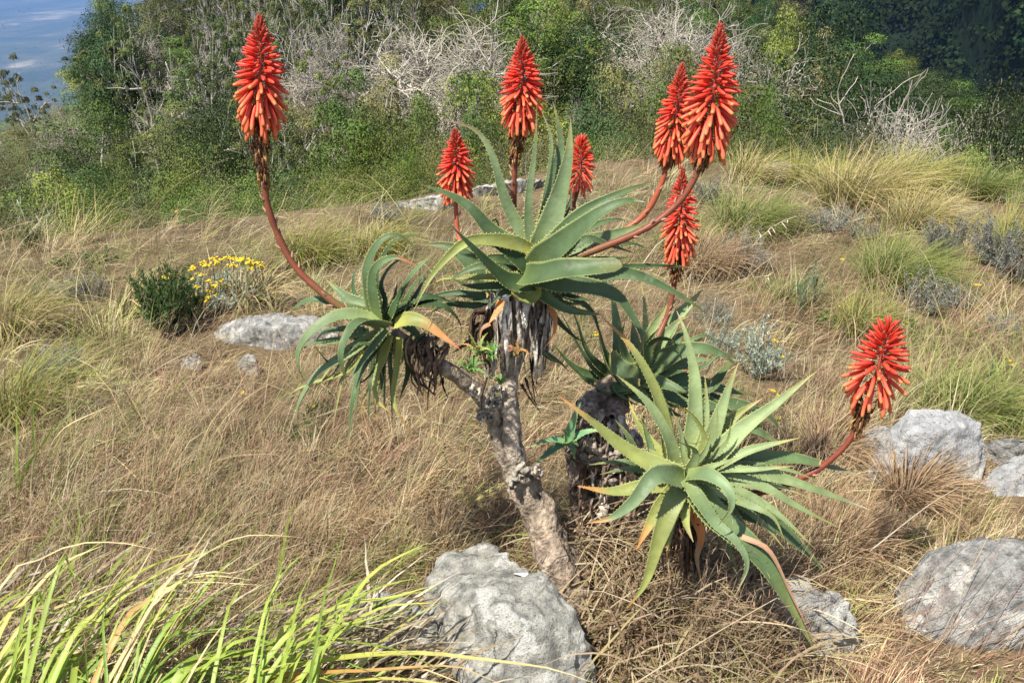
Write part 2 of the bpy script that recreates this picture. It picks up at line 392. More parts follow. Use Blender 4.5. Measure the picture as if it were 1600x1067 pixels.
GREEN = (0.10, 0.15, 0.03); DARK = (0.032, 0.062, 0.018); BRIGHT = (0.15, 0.22, 0.035); OLIVE = (0.155, 0.16, 0.055); GREYG = (0.15, 0.155, 0.10); BROWN = (0.12, 0.095, 0.06)
KIND = {}
def reg(k, n, **kw): KIND[k] = [make_tree(1000 + 17 * len(KIND) + s, **kw) for s in range(n)]
reg('green', 3, leaf_col=GREEN, leaf_n=480, nch=(5, 4, 3), trunk_h=0.3, leaf_s=0.0088, blob=0.105, lobes=26)
reg('dark', 3, leaf_col=DARK, leaf_n=520, nch=(5, 4, 3), trunk_h=0.26, leaf_s=0.0085, blob=0.12, lobes=24)
reg('bright', 2, leaf_col=BRIGHT, leaf_n=420, nch=(5, 4, 3), trunk_h=0.25, leaf_s=0.0100, blob=0.10, lobes=24)
reg('olive', 3, leaf_col=OLIVE, leaf_n=260, nch=(5, 4, 3), trunk_h=0.3, leaf_s=0.0082, blob=0.085, lobes=34)
reg('grey', 2, leaf_col=GREYG, leaf_n=90, nch=(6, 5, 4), trunk_h=0.2, leaf_s=0.0075, blob=0.07, lobes=40, bark=(0.45, 0.42, 0.37))
reg('slender', 4, leaf_col=(0.10, 0.125, 0.04), leaf_n=150, nch=(5, 4, 3), trunk_h=0.5, limb=0.2, spread=(0.5, 1.15), trunk_r=0.024, leaf_s=0.0085, blob=0.055, lobes=40, bark=(0.42, 0.39, 0.34), lean=0.12, wander=0.07)
reg('bare', 3, leaf_n=0, nch=(7, 6, 6, 6), maxl=4, trunk_h=0.26, spread=(0.6, 1.4), wander=0.24, up=0.015, trunk_r=0.022, bark=(0.44, 0.40, 0.33), twig_sides=3, minr=0.0012, pale=True)
reg('snag', 2, leaf_n=0, nch=(3, 2, 2), maxl=3, trunk_h=0.5, spread=(0.4, 1.0), wander=0.16, trunk_r=0.03, bark=(0.58, 0.56, 0.51), lean=0.2, minr=0.005)
reg('bush', 3, leaf_col=GREEN, leaf_n=600, nch=(6, 4, 3), trunk_h=0.14, leaf_s=0.0082, blob=0.14, lobes=24, skirt=4000)
reg('brush', 3, leaf_col=OLIVE, leaf_n=220, nch=(7, 5, 3), trunk_h=0.14, leaf_s=0.0075, blob=0.09, lobes=44, bark=(0.34, 0.31, 0.27), skirt=1800)
LBL = {'green': ('leafy_tree', 'leafy mid green tree in the forest beyond the grass', 'tree', 'leafy green forest trees'),
       'dark': ('evergreen_tree', 'dense dark evergreen tree in the forest beyond the grass', 'tree', 'dark evergreen forest trees'),
       'bright': ('bright_tree', 'bright yellow-green leafy tree in the forest beyond the grass', 'tree', 'bright green forest trees'),
       'olive': ('olive_tree', 'thin olive-green tree in the forest beyond the grass', 'tree', 'olive green forest trees'),
       'grey': ('twiggy_tree', 'grey-green twiggy half bare tree in the forest', 'tree', 'half bare forest trees'),
       'slender': ('slender_tree', 'slender tree with long pale trunk', 'tree', 'slender pale trunked trees'),
       'bare': ('bare_tree', 'leafless grey tree with tangled branches', 'tree', 'leafless grey forest trees'),
       'snag': ('dead_tree', 'whitish dead tree with broken limbs', 'tree', 'whitish dead trees'),
       'bush': ('forest_bush', 'rounded green bush along the forest edge', 'bush', 'green bushes along the forest edge'),
       'brush': ('forest_shrub', 'loose olive-brown shrub along the forest edge', 'shrub', 'loose shrubs along the forest edge')}
NTREE = 0
def where(px, r):
    s = 'beyond the golden grass' if px < 330 else ('behind the leftmost red spike' if px < 520 else ('beyond the pale brow slabs' if px < 720 else ('behind the middle red spike' if px < 900 else ('behind the brown grass mound' if px < 1130 else ('beyond the grey brow ledge' if px < 1330 else 'beyond the green-gold tussocks')))))
    return s + (', at the forest edge' if r < 19 else (', amid the forest' if r < 35 else ', deep in the forest'))
def plant_tree(kind, px, py_top, r, width, label=None, squash=None, group=True):
    """tree whose top shows at (px, py_top), standing on the ground r metres away; width in metres"""
    global NTREE
    d = ray(px, py_top); k = r / math.hypot(d.x, d.y)
    x, y, zt = d.x * k, d.y * k, CAMZ + d.z * k
    zg = gz(x, y); hgt = zt - zg
    if hgt < 0.5: return None
    tm, cm, w0 = KIND[kind][NTREE % len(KIND[kind])]; NTREE += 1
    nm, lb, cat, gr = LBL[kind]
    lb = lb.replace(' in the forest beyond the grass', '').replace(' in the forest', '').replace(' along the forest edge', '') + ' ' + where(px, r)
    o = thing(nm, label or lb, cat, (x, y, zg - 0.08), gr if group and not label else None)
    o.rotation_euler = (0, 0, random.uniform(0, 6.28)); sx = min(width / w0, (1.7 if kind == 'bare' else 1.25) * (hgt + 0.08))
    o.scale = (sx, sx, hgt + 0.08)
    obj('trunk', tm, None, o)
    if cm is not None: obj('crown', cm, None, o)
    return o
SKY = [(-400, 215), (0, 195), (60, 170), (105, 140), (135, 70), (160, 22), (200, 0), (260, -25), (700, -40), (1200, -30), (1230, 0), (1280, 34), (1400, 70), (1450, 100), (1560, 140), (1600, 140), (2000, 150)]
sk = lambda px: float(np.interp(px, [a for a, _ in SKY], [b for _, b in SKY]))
bw = lambda px: float(np.interp(px, [a for a, _ in BROW], [b for _, b in BROW]))
def region_kind(px, py):
    u = random.random()
    if px < 115: return 'grey' if u < 0.4 else 'brush'
    if px < 620: return 'green' if u < 0.30 else ('dark' if u < 0.48 else ('olive' if u < 0.75 else ('grey' if u < 0.9 else 'bright')))
    if px < 1180: return 'green' if u < 0.42 else ('bright' if u < 0.6 else ('olive' if u < 0.8 else 'dark'))
    return 'dark' if u < 0.42 else ('green' if u < 0.72 else ('olive' if u < 0.86 else 'grey'))
def plant_h(kind, px, r, hgt, width, lim=True):
    """tree of a given height at distance r in the direction of column px, kept below the skyline of the photograph"""
    th_ = az_of(px, 120); x, y = r * math.sin(th_), r * math.cos(th_); zg = gz(x, y)
    _, py = proj(np.float64(x), np.float64(y), np.float64(zg + hgt)); py = float(py)
    if lim and (px < 250 or px > 1180): py = max(py, sk(px) + random.uniform(0, 14))
    return plant_tree(kind, px, py, r, width)
rows = [(17, 0.16, 1.9), (20, 0.30, 2.4), (24, 0.44, 2.9), (28, 0.56, 3.2)]
for ri, (r, f, wm) in enumerate(rows):
    step = wm * 0.72 * F / r; px = -260 + random.uniform(0, step)
    while px < 1880:
        top = bw(px) + (sk(px) - bw(px)) * f + random.uniform(-26, 30)
        kd = region_kind(px, top)
        if 130 < px < 590 and ri > 1 and random.random() < 0.7: px += step * 0.6; continue
        if ri < 2 and kd in ('green', 'olive') and random.random() < 0.5: kd = 'bush' if random.random() < 0.6 else 'brush'
        plant_tree(kd, px, top, r * random.uniform(0.94, 1.06), wm * random.uniform(0.8, 1.5))
        px += step * random.uniform(0.7, 1.35)
for r in (31, 34.5, 38, 42, 46, 50.5, 55, 60):      # the wooded slope behind
    wm = 2.6 + 0.03 * r; step = wm * 0.68 * F / r; px = -260 + random.uniform(0, step)
    while px < 1880:
        if r < 39 and (585 < px < 820 or 1000 < px < 1240): px += step * 0.7; continue
        kd = region_kind(px, 60); hg = (random.uniform(1.4, 2.8) if r < 48 else random.uniform(3.2, 5.0)) if px < 620 else random.uniform(2.6, 4.8)
        plant_h(kd, px, r * random.uniform(0.97, 1.03), hg, wm * random.uniform(0.7, 1.3)); px += step * random.uniform(0.7, 1.4)
for px in np.arange(-220, 1860, 52):      # low bushes that close the view right behind the brow
    th_ = az_of(px, bw(px)); r = float(brow_r(th_)) + random.uniform(2.0, 3.4)
    plant_tree('bush' if random.random() < 0.55 else 'brush', px + random.uniform(-20, 20), bw(px) - random.uniform(6, 60), r, random.uniform(0.8, 1.6))
for px in np.arange(150, 1290, 30):      # last row of tall trees along the top of the slope
    plant_h(random.choice(['dark', 'green', 'olive', 'green']), px + random.uniform(-12, 12), random.uniform(60, 63.5), random.uniform(4.0, 6.0), random.uniform(2.8, 4.2))
# knee-high undergrowth on the wooded slope
n_ = 42000; th_ = rng.uniform(-0.55, 0.55, n_); r_ = np.sqrt(rng.uniform(27 ** 2, 64 ** 2, n_)); x_ = r_ * np.sin(th_); y_ = r_ * np.cos(th_); ok = r_ > brow_r(th_) + 1.5; x_, y_, r_ = x_[ok], y_[ok], r_[ok]
mound = 0.35 + 0.3 * np.sin(x_ * 1.9 + 1.2 * np.sin(y_)) * np.cos(y_ * 1.7 + np.sin(x_ * 1.1)); cen = np.stack([x_, y_, height(x_, y_) + mound * rng.uniform(0.5, 1.0, len(x_))], 1)
V, Q, C = leaf_cards(cen, np.tile((0.0, -0.5, 0.9), (len(cen), 1)), 0.06, (1, 1, 1), 0.2, rng, 0.5)
pal = np.array([GREEN, OLIVE, GREYG, BROWN, BRIGHT]); ix = (np.sin(x_ * 0.7 + 2 * np.sin(y_ * 0.5)) * 2 + 2 + rng.normal(0, 0.7, len(x_))).round().clip(0, 4).astype(int)
tag(obj('undergrowth', mk_mesh('undergrowth', V, Q, C=np.clip(C * np.repeat(pal[ix], 4, axis=0), 0.005, 0.9), smooth=False), MATS['foliage']), 'low mixed undergrowth covering the wooded slope', 'undergrowth', kind='stuff')
# pale trunks of the left forest
for k in range(46):
    px = random.uniform(135, 640); r = random.uniform(24, 54)
    plant_h('slender', px, r, random.uniform(4.0, 6.4), random.uniform(1.6, 2.6))
for k in range(14):
    px = random.uniform(640, 1180); r = random.uniform(30, 58); plant_h('slender', px, r, random.uniform(3.4, 5.5), random.uniform(1.0, 2.0))
for px, py, r, w in [(30, 88, 46, 2.2), (8, 110, 48, 1.6)]: plant_tree('slender', px, py, r, w, None)
for px, py, r, w in [(95, 285, 15.5, 1.3), (205, 215, 24, 0.9), (490, 205, 20, 0.7), (120, 300, 14.5, 0.9), (300, 280, 17, 0.9), (560, 60, 30, 1.5), (400, 60, 36, 1.4), (260, 70, 34, 1.4), (1480, 170, 26, 1.4)]:
    plant_tree('snag', px, py, r, w)
HERO = [('dark', 142, 14, 43, 3.2), ('green', 190, -25, 45, 3.6), ('olive', 240, -40, 47, 3.6), ('dark', 160, 60, 36, 2.6), ('bare', 730, 30, 28, 4.4), ('bare', 830, -30, 38, 4.4), ('bare', 1100, 20, 31, 5.0), ('bare', 1420, 100, 21, 3.2), ('green', 560, 120, 24, 2.4), ('green', 800, 110, 22, 2.4), ('olive', 990, 90, 22, 2.6), ('green', 1100, 150, 19, 2.0), ('bare', 690, -28, 30, 6.6), ('bare', 640, -4, 32, 5.4), ('bare', 760, -10, 33, 5.6), ('bare', 660, 60, 26, 3.4), ('bare', 1060, -40, 33, 6.0), ('bare', 1150, -14, 29, 6.4), ('bare', 1000, -30, 36, 5.0), ('bare', 1210, 12, 27, 4.6),
        ('bare', 1370, 72, 24, 3.6), ('bare', 1455, 52, 22, 4.4), ('bare', 1530, 84, 23, 3.6), ('bare', 1310, 120, 20, 2.0), ('bare', 1220, 160, 18.5, 1.7), ('bare', 910, 120, 27, 1.5), ('bare', 1560, 190, 19, 1.6),
        ('bare', 480, 0, 34, 3.4), ('bare', 330, -10, 40, 3.2), ('bare', 550, -20, 32, 3.4), ('bare', 205, 0, 42, 2.6), ('bare', 400, -20, 46, 3.4), ('bare', 20, 200, 26, 1.6), ('bare', 90, 140, 40, 2.2),
        ('dark', 935, 105, 20, 2.4), ('dark', 1335, 6, 29, 4.0), ('bright', 855, -4, 32, 3.6), ('green', 1265, 10, 30, 3.4), ('dark', 175, 4, 42, 3.4), ('bright', 600, 160, 19.5, 1.7), ('green', 690, 150, 18.5, 2.4), ('bright', 655, 222, 15.0, 1.1), ('bright', 870, 215, 16.5, 1.2), ('dark', 320, 130, 27, 2.5), ('bright', 310, 262, 15.5, 1.3), ('dark', 1585, 108, 22, 2.2), ('green', 1180, 130, 20, 1.8), ('green', 1040, 130, 23, 2.2), ('bright', 600, 245, 14.5, 1.0), ('green', 200, 250, 17, 1.6), ('bright', 130, 270, 15, 1.3)]
for k, px, py, r, w in HERO: plant_tree(k, px, py, r, w)

# ------------------------------------------------------------------ aloes
# crop -> photograph pixel transforms used while tracing leaves: (x0, y0, scale)
CR = {'L': (430, 330, 2.885), 'M': (630, 160, 3.139), 'B': (850, 430, 3.5575), 'C': (860, 560, 2.32), 'T': (640, 430, 3.05), 'F': (0, 0, 1.0)}
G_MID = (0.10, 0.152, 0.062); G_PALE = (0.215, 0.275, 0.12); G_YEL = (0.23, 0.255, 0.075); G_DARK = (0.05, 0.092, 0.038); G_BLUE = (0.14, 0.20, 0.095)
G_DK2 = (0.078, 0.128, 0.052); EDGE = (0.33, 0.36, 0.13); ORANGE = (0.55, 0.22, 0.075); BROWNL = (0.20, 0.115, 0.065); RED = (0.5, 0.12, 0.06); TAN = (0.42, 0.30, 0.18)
def leaf_mesh(pts, w, axis, col=G_MID, tip=None, tipf=0.75, th=0.26, ch=0.16, blunt=False, roll=0.0, teeth=True, n=22, basec=None, edge=EDGE, r=None):
    r = r or rng
    p = spline(pts, n); T0 = unit(p[2] - p[0]); sd0 = np.cross(T0, axis)
    if np.linalg.norm(sd0) < 0.15: sd0 = np.cross(T0, np.array([0, -1.0, 0.3]))
    T, sd = frames(p, sd0); N = np.cross(sd, T)
    if roll:
        a = np.linspace(0, roll, n + 1)[:, None]; sd, N = sd * np.cos(a) + N * np.sin(a), N * np.cos(a) - sd * np.sin(a)
    t = np.linspace(0, 1, n + 1)
    prof = np.where(t < 0.18, 0.86 + 0.14 * t / 0.18, np.clip((1 - t) / 0.82, 0, 1) ** 0.92)
    if blunt: prof = np.where(t < 0.18, 0.86 + 0.14 * t / 0.18, 1 - 0.42 * ((t - 0.18) / 0.82) ** 1.5); prof[-1] = 0.3
    prof = prof * (1 + 0.03 * np.sin(t * 17 + r.random() * 6)); hw = np.maximum(w * 0.5 * prof, 0.0006)
    v = np.array([-1, -0.86, -0.5, 0, 0.5, 0.86, 1, 0.84, 0.45, 0, -0.45, -0.84])
    thk = th * (1 - 0.45 * t)
    off = np.zeros((n + 1, 12)); asy = 1 + 0.2 * r.normal() * v
    off[:, :] = (ch * 2 * hw)[:, None] * (v ** 2 * asy)[None]
    off[:, 7:] -= (thk * 2 * hw)[:, None] * (1 - v[7:] ** 2)[None] ** 0.8
    off += (hw * 0.06)[:, None] * np.sin(np.outer(t, np.ones(12)) * 14 + v[None] * 2 + r.random() * 6)
    V = p[:, None] + sd[:, None] * (hw[:, None] * v[None])[..., None] + N[:, None] * off[..., None]
    i = np.arange(n)[:, None] * 12; j = np.arange(12)[None]; j2 = (j + 1) % 12
    Q = np.stack([i + j, i + j2, i + 12 + j2, i + 12 + j], -1).reshape(-1, 4)
    # colour: paler near the heart, margin yellowish, tip dried
    c = np.array(col)[None, None] * np.ones((n + 1, 12, 1)); bc = np.array(basec if basec else (col[0] * 1.35, col[1] * 1.22, col[2] * 0.9))
    kb = np.clip(1 - t / 0.3, 0, 1)[:, None, None]; c = c * (1 - kb) + bc * kb
    c = c * (1 + 0.10 * np.sin(t * 9 + r.random() * 6))[:, None, None] * r.uniform(0.9, 1.1)
    m = np.zeros(12); m[[0, 6]] = 0.75; c = c * (1 - m[None, :, None]) + np.array(edge) * m[None, :, None]
    tc = np.array(tip if tip is not None else (col[0] * 1.5, col[1] * 1.05, col[2] * 0.8))
    kt = np.clip((t - tipf) / max(1 - tipf, 1e-3), 0, 1)[:, None, None] ** 0.8; c = c * (1 - kt) + tc * kt
    acc = Acc(); acc.add(V.reshape(-1, 3), Q, [[b, b + 1, b + 2] for b in ()] or None, c.reshape(-1, 3))
    cap = np.vstack([V[0].mean(0), V[-1].mean(0) + T[-1] * hw[-1] * 0.6])
    k0 = np.array([[0 + (q + 1) % 12, 0 + q, 12] for q in range(12)]); acc.add(np.vstack([V[0], cap[:1]]), None, k0, c[0].mean(0))
    k1 = np.array([[q, (q + 1) % 12, 12] for q in range(12)]); acc.add(np.vstack([V[-1], cap[1:]]), None, k1, c[-1].mean(0))
    if teeth:
        L = np.linalg.norm(np.diff(p, axis=0), axis=1).sum(); m_ = max(5, int(L / 0.0125))
        for sgn, col_i in ((-1, 0), (1, 6)):
            for q in range(m_):
                f = 0.05 + 0.9 * (q + r.uniform(0.2, 0.8)) / m_; k = min(int(f * n), n - 1); fr = f * n - k
                a = V[k, col_i] * (1 - fr) + V[k + 1, col_i] * fr; sv, tv, nv = sd[k] * sgn, T[k], N[k]
                s = 0.0036 * (0.55 + 0.7 * (1 - f)) * r.uniform(0.75, 1.25)
                tri = np.array([a - tv * s * 0.6 - sv * s * 0.15, a + tv * s * 0.6 - sv * s * 0.15, a - nv * s * 0.45, a + sv * s * 1.05 + tv * s * 0.45])
                acc.add(tri, None, [[0, 1, 3], [1, 2, 3], [2, 0, 3]], np.array([edge, edge, edge, (0.42, 0.34, 0.13)]) * (1 - 0.5 * kt[k, 0, 0]) + np.array(tc) * 0.5 * kt[k, 0, 0])
    return acc
def to_px(crop, x, y): x0, y0, s = CR[crop]; return x0 + x / s, y0 + y / s
def px_m(pt): return depth(pt) / F
def build_leaves(root, crop, Y0, axis, specs, name='leaf'):
    """specs: (points in crop pixels, width in crop pixels, depth offset of the tip, options)"""
    axis = unit(axis)
    for sp in specs:
        pts, w, dy = sp[0], sp[1], sp[2]; o = dict(sp[3]) if len(sp) > 3 else {}
        dy0 = o.pop('dy0', 0.12 * dy); bow = o.pop('bow', 0.0); nm = o.pop('name', name); lab = o.pop('lab', None); k = len(pts); W3 = []
        for q, (x, y) in enumerate(pts):
            t = q / (k - 1); px, py = to_px(crop, x, y)
            W3.append(P(px, py, Y0 + dy0 + (dy - dy0) * t + bow * math.sin(math.pi * t)))
        wm = np.clip(w / CR[crop][2] * px_m(W3[len(W3) // 2]) * (1.3 if crop == 'B' else (1.15 if crop == 'M' else 0.98)), 0.006, 0.085)
        mt = o.pop('mat', 'aloe_leaf')
        a = leaf_mesh(W3, wm, axis, **o)
        ob = obj(nm, a.mesh(nm, root.location), MATS[mt], root)
        if lab: ob['label'] = lab
def floret_mesh(name, kind, seed):
    """tube flower along +Z from the origin, unit length"""
    r = np.random.default_rng(seed); n = 6; t = np.linspace(0, 1, n + 1)
    p = np.stack([0.05 * np.sin(t * 2.4) * r.normal(), 0.05 * np.sin(t * 2) * r.normal(), t], 1)
    if kind == 'low': rad = np.array([0.045, 0.10, 0.105, 0.10, 0.098, 0.105, 0.085]); cs = [(0.64, 0.055, 0.028), (0.76, 0.075, 0.036), (0.82, 0.10, 0.05), (0.84, 0.125, 0.062), (0.84, 0.14, 0.068), (0.82, 0.17, 0.075), (0.70, 0.28, 0.09)]
    elif kind == 'mid': rad = np.array([0.05, 0.085, 0.10, 0.11, 0.11, 0.09, 0.05]); cs = [(0.52, 0.035, 0.022), (0.70, 0.045, 0.026), (0.78, 0.055, 0.032), (0.81, 0.065, 0.036), (0.82, 0.078, 0.04), (0.76, 0.08, 0.045), (0.5, 0.07, 0.045)]
    else: rad = np.array([0.08, 0.16, 0.19, 0.19, 0.17, 0.13, 0.06]); cs = [(0.4, 0.05, 0.03), (0.55, 0.055, 0.03), (0.62, 0.06, 0.035), (0.62, 0.075, 0.04), (0.56, 0.09, 0.05), (0.46, 0.1, 0.06), (0.32, 0.09, 0.06)]
    C = np.array(cs) * r.uniform(0.88, 1.12)
    return tube(p, rad * r.uniform(0.92, 1.08), 7, C, None), C
def floret_parts(kind, seed):
    (V, Q, T), C = floret_mesh('flower', kind, seed); return V, Q, T, np.vstack([np.repeat(C, 7, axis=0), C[-1:]])
FLOW = {}
for kd in ('low', 'mid', 'bud'): FLOW[kd] = [floret_parts(kd, 50 + s + 10 * len(kd)) for s in range(4)]
FMESH = {kd: [] for kd in ('low', 'mid')}
for kd in FMESH:
    for V, Q, T, C in FLOW[kd]:
        me = mk_mesh('flower', V, Q, T, C); me.materials.append(MATS['flower']); FMESH[kd].append(me)
def flower_spike(root, stalk, wilt, race, hw, n_obj, N=190, srad=5.0, finished=False, stalk_col=(0.24, 0.075, 0.04), low_col=None):
    """stalk: [(px,py,Y)...] from rosette to the raceme's foot; race: two (px,py,Y) ends; wilt: length of the withered stretch below the foot (px)"""
    off = np.array(root.location)
    A, Bp = np.array(P(*race[0])), np.array(P(*race[1])); m = px_m(A); HW = hw * m
    sp = np.array([list(P(*q)) for q in stalk]); full = spline(list(sp) + [A], 40)
    acc = Acc(); lc = np.array(low_col or (0.24, 0.20, 0.075)); t = np.linspace(0, 1, 41)[:, None]
    tube(full, np.linspace(srad * m, srad * 0.72 * m, 41) * (1 + 0.06 * rng.normal(size=41)), 9, lc * np.clip(1 - t / 0.35, 0, 1) + np.array(stalk_col) * np.clip(t / 0.35, 0, 1), acc)
    axis_pts = spline([A, A * 0.5 + Bp * 0.5 + np.array([0.003, 0, 0]), Bp], 30)
    tube(axis_pts, np.linspace(srad * 0.72 * m, 0.0016, 31), 7, (0.36, 0.07, 0.04), acc)
    for q in range(4, 39, 2):      # sterile bracts along the stalk
        d = unit(full[q + 1] - full[q]); s = unit(np.cross(d, rng.normal(size=3)))
        b = full[q] + s * srad * 0.75 * m; tube(np.array([b, b + s * 0.005 + d * 0.006, b + s * 0.008 + d * 0.013]), [0.0042, 0.003, 0.0006], 4, (0.40, 0.24, 0.15), acc)
    st = obj('flower_stalk', acc.mesh('flower_stalk', off), MATS['flower'], root)
    D = unit(Bp - A); L = np.linalg.norm(Bp - A); e1 = unit(np.cross(D, [0, 1.0, 0])); e2 = np.cross(D, e1)
    bud = Acc(); made = 0; order = []
    for k in range(N):
        f = (k + 0.5) / N; s = f ** (0.92 if not finished else 0.8); ph = k * 2.39996 + rng.normal(0, 0.12)
        i = min(int(s * 30), 29); base = axis_pts[i] + (axis_pts[i + 1] - axis_pts[i]) * (s * 30 - i)
        rd = e1 * math.cos(ph) + e2 * math.sin(ph)
        al = np.interp(f, [0, 0.10, 0.25, 0.42, 0.62, 0.82, 1], [172, 160, 132, 100, 78, 52, 14] if not finished else [172, 158, 128, 92, 70, 50, 22]) + rng.normal(0, 7)
        ln = np.interp(f, [0, 0.15, 0.4, 0.6, 0.8, 1], [0.98, 1.0, 0.84, 0.62, 0.36, 0.16] if not finished else [0.8, 0.85, 0.8, 0.7, 0.62, 0.5]) * HW * 0.86 * rng.uniform(0.9, 1.1)
        g = np.array([0, 0, -1.0]); ax = D * 0.6 - g * 0.4
        d = unit(ax * math.cos(R(al)) + rd * math.sin(R(al)))
        pr = np.interp(f, [0, 0.12, 0.35, 1], [0.42, 0.42, 0.26, 0.04]) * HW * rng.uniform(0.85, 1.1)
        b = base + rd * pr + D * pr * 0.25
        kind = 'low' if f < 0.36 else ('mid' if f < (0.74 if not finished else 0.98) else 'bud')
        if pr > 0.004: tube(np.array([base, base + rd * pr * 0.6 + D * pr * 0.3, b]), 0.0011, 3, (0.42, 0.10, 0.05), bud)
        z = Vector(d); q = z.to_track_quat('Z', 'Y'); wd = ln * (0.92 if kind != 'low' else 0.85)
        if kind != 'bud' and made < n_obj:
            me = FMESH[kind][k % 4]; fo = bpy.data.objects.new('flower', me); COL.objects.link(fo); fo.parent = st
            fo.location = Vector(b - off); fo.rotation_mode = 'QUATERNION'; fo.rotation_quaternion = q; fo.scale = (wd, wd, ln); made += 1
        else:
            V, Q, T, C = FLOW[kind][k % 4]; Mx = np.array(q.to_matrix())
            bud.add((V * np.array([wd, wd, ln])) @ Mx.T + b, Q, T, C * np.interp(f, [0.5, 1], [1, 0.8]))
    bo = obj('flower_buds', bud.mesh('flower_buds', off), MATS['flower'], st); bo['kind'] = 'stuff'
    if wilt:
        wa = Acc(); m_ = int(170)
        s = np.concatenate([[0], np.cumsum(np.linalg.norm(np.diff(full, axis=0), axis=1))]); tot = s[-1]; wl = wilt * m
        for k in range(m_):
            f = rng.random() ** 0.8; q = tot - f * wl; i = int(np.clip(np.searchsorted(s, q) - 1, 0, 38)); b = full[i] + (full[i + 1] - full[i]) * (q - s[i]) / max(s[i + 1] - s[i], 1e-6); d = unit(full[i + 1] - full[i])
            rd = unit(np.cross(d, rng.normal(size=3))); l = rng.uniform(0.014, 0.034) * (1.0 if f < 0.6 else 0.65); hug = rng.uniform(0.2, 0.75) * (1.15 - 0.6 * f)
            up = 1 if rng.random() < 0.45 else -1
            pth = np.array([b + rd * srad * 0.6 * m, b + rd * (srad * m + l * hug * 0.6) + d * l * 0.35 * up, b + rd * (srad * m + l * hug * 0.75) + d * l * up + rng.normal(0, 0.002, 3)])
            c = np.array([(0.16, 0.06, 0.03), (0.26, 0.13, 0.05), (0.10, 0.045, 0.025), (0.34, 0.21, 0.08)][rng.integers(4)])
            tube(pth, [0.0016, 0.0026, 0.0008], 4, c, wa)
        wo_ = obj('withered_flowers', wa.mesh('withered_flowers', off), MATS['dead_leaf'], st); wo_['kind'] = 'stuff'
    return st
def dead_strip(root, pts, w, col, name='dead_leaf', twist=1.5):
    p = spline([np.array(q) for q in pts], 9); T, sd = frames(p, rng.normal(size=3)); N = np.cross(sd, T)
    a = np.linspace(0, twist * rng.normal(), 10)[:, None] + rng.random() * 3; sd = sd * np.cos(a) + N * np.sin(a); N = np.cross(sd, T)
    t = np.linspace(0, 1, 10)[:, None]; hw = w * 0.5 * (1 - 0.75 * t) * (1 + 0.2 * rng.normal(size=(10, 1)))
    V = np.stack([p - sd * hw + N * hw * 0.7, p + N * hw * 0.1 * rng.normal(), p + sd * hw + N * hw * 0.6, p - N * hw * 0.25], 1)
    i = np.arange(9)[:, None] * 4; j = np.arange(4)[None]; j2 = (j + 1) % 4
    Q = np.stack([i + j, i + j2, i + 4 + j2, i + 4 + j], -1).reshape(-1, 4)
    c = np.array(col) * rng.uniform(0.7, 1.3) * np.ones((40, 1)) * rng.uniform(0.75, 1.25, (40, 1))
    return obj(name, mk_mesh(name, V.reshape(-1, 3) - np.array(root.location), Q, None, c), MATS['dead_leaf'], root)
def bark_tube(pts, rads, n=40, sides=20, col=(0.30, 0.245, 0.185), lump=0.2, acc=None, ring=0.0):
    p = spline(pts, n); rad = np.interp(np.linspace(0, 1, n + 1), np.linspace(0, 1, len(rads)), rads)
    V, Q, T = tube(p, rad, sides, (1, 1, 1)); out = V.copy(); C = np.zeros((len(V), 3))
    for q in range(len(V)):
        k = min(q // sides, n); d = V[q] - p[k]; nz = mnoise.fractal(Vector(V[q] * np.array([28, 28, 16])), 0.8, 2.0, 5); rg = math.sin(k * 1.35 + 2.1 * math.sin(k * 0.37)) * ring
        out[q] = p[k] + d * (0.74 + lump * (nz - 0.1) + rg)
        C[q] = np.array(col) * (0.95 + 0.55 * nz + rg * 2) * (1 + 0.06 * mnoise.noise(Vector(V[q] * 90)))
    acc.add(out, Q, T, np.clip(C, 0.03, 0.75))
def knot(c, r, acc, col=(0.42, 0.37, 0.30), n=5):
    for k in range(n):      # curled collars of old leaf bases
        a0 = rng.random() * 6.28; tilt = unit(rng.normal(size=3)); u = unit(np.cross(tilt, [0.3, 0.2, 1])); v = np.cross(tilt, u)
        s = np.linspace(a0, a0 + rng.uniform(2.5, 5), 12)
        p = np.array([c + (u * math.cos(q) + v * math.sin(q)) * r * (1 - 0.05 * i) * rng.uniform(0.85, 1.1) + tilt * r * 0.25 * math.sin(q * 1.7) for i, q in enumerate(s)])
        tube(p, r * 0.3 * np.linspace(1, 0.4, 12), 6, np.array(col) * rng.uniform(0.6, 1.25), acc, wob=0.4)

# ---- tall branching aloe
ga = G(880, 925)
ALA = thing('aloe', 'tall branching aloe with two high rosettes and six red flower spikes', 'aloe', ga)
YA = 2.33; YL = 2.24
acc = Acc(); YB = ga.y + 0.02; mm = px_m(ga)
bark_tube([P(905, 965, YB), P(885, 900, YB), P(862, 850, YB + .02), P(838, 795, YB + .05), P(815, 752, YB + .07)], np.array([60, 52, 43, 36, 32]) * mm, acc=acc, col=(0.31, 0.245, 0.18), lump=0.22)
bark_tube([P(893, 945, YB - .05), P(868, 880, YB - .03), P(853, 840, YB)], np.array([46, 42, 26]) * mm, n=20, acc=acc, col=(0.32, 0.25, 0.19), lump=0.2)
bark_tube([P(820, 765, YB + .07), P(803, 705, YB + .08), P(797, 640, YB + .08), P(796, 590, YB + .08), P(803, 520, YB + .08), P(820, 430, YB + .08)], np.array([23, 21, 19, 18, 20, 24]) * mm, acc=acc, col=(0.40, 0.335, 0.265), lump=0.12, ring=0.04, n=60)
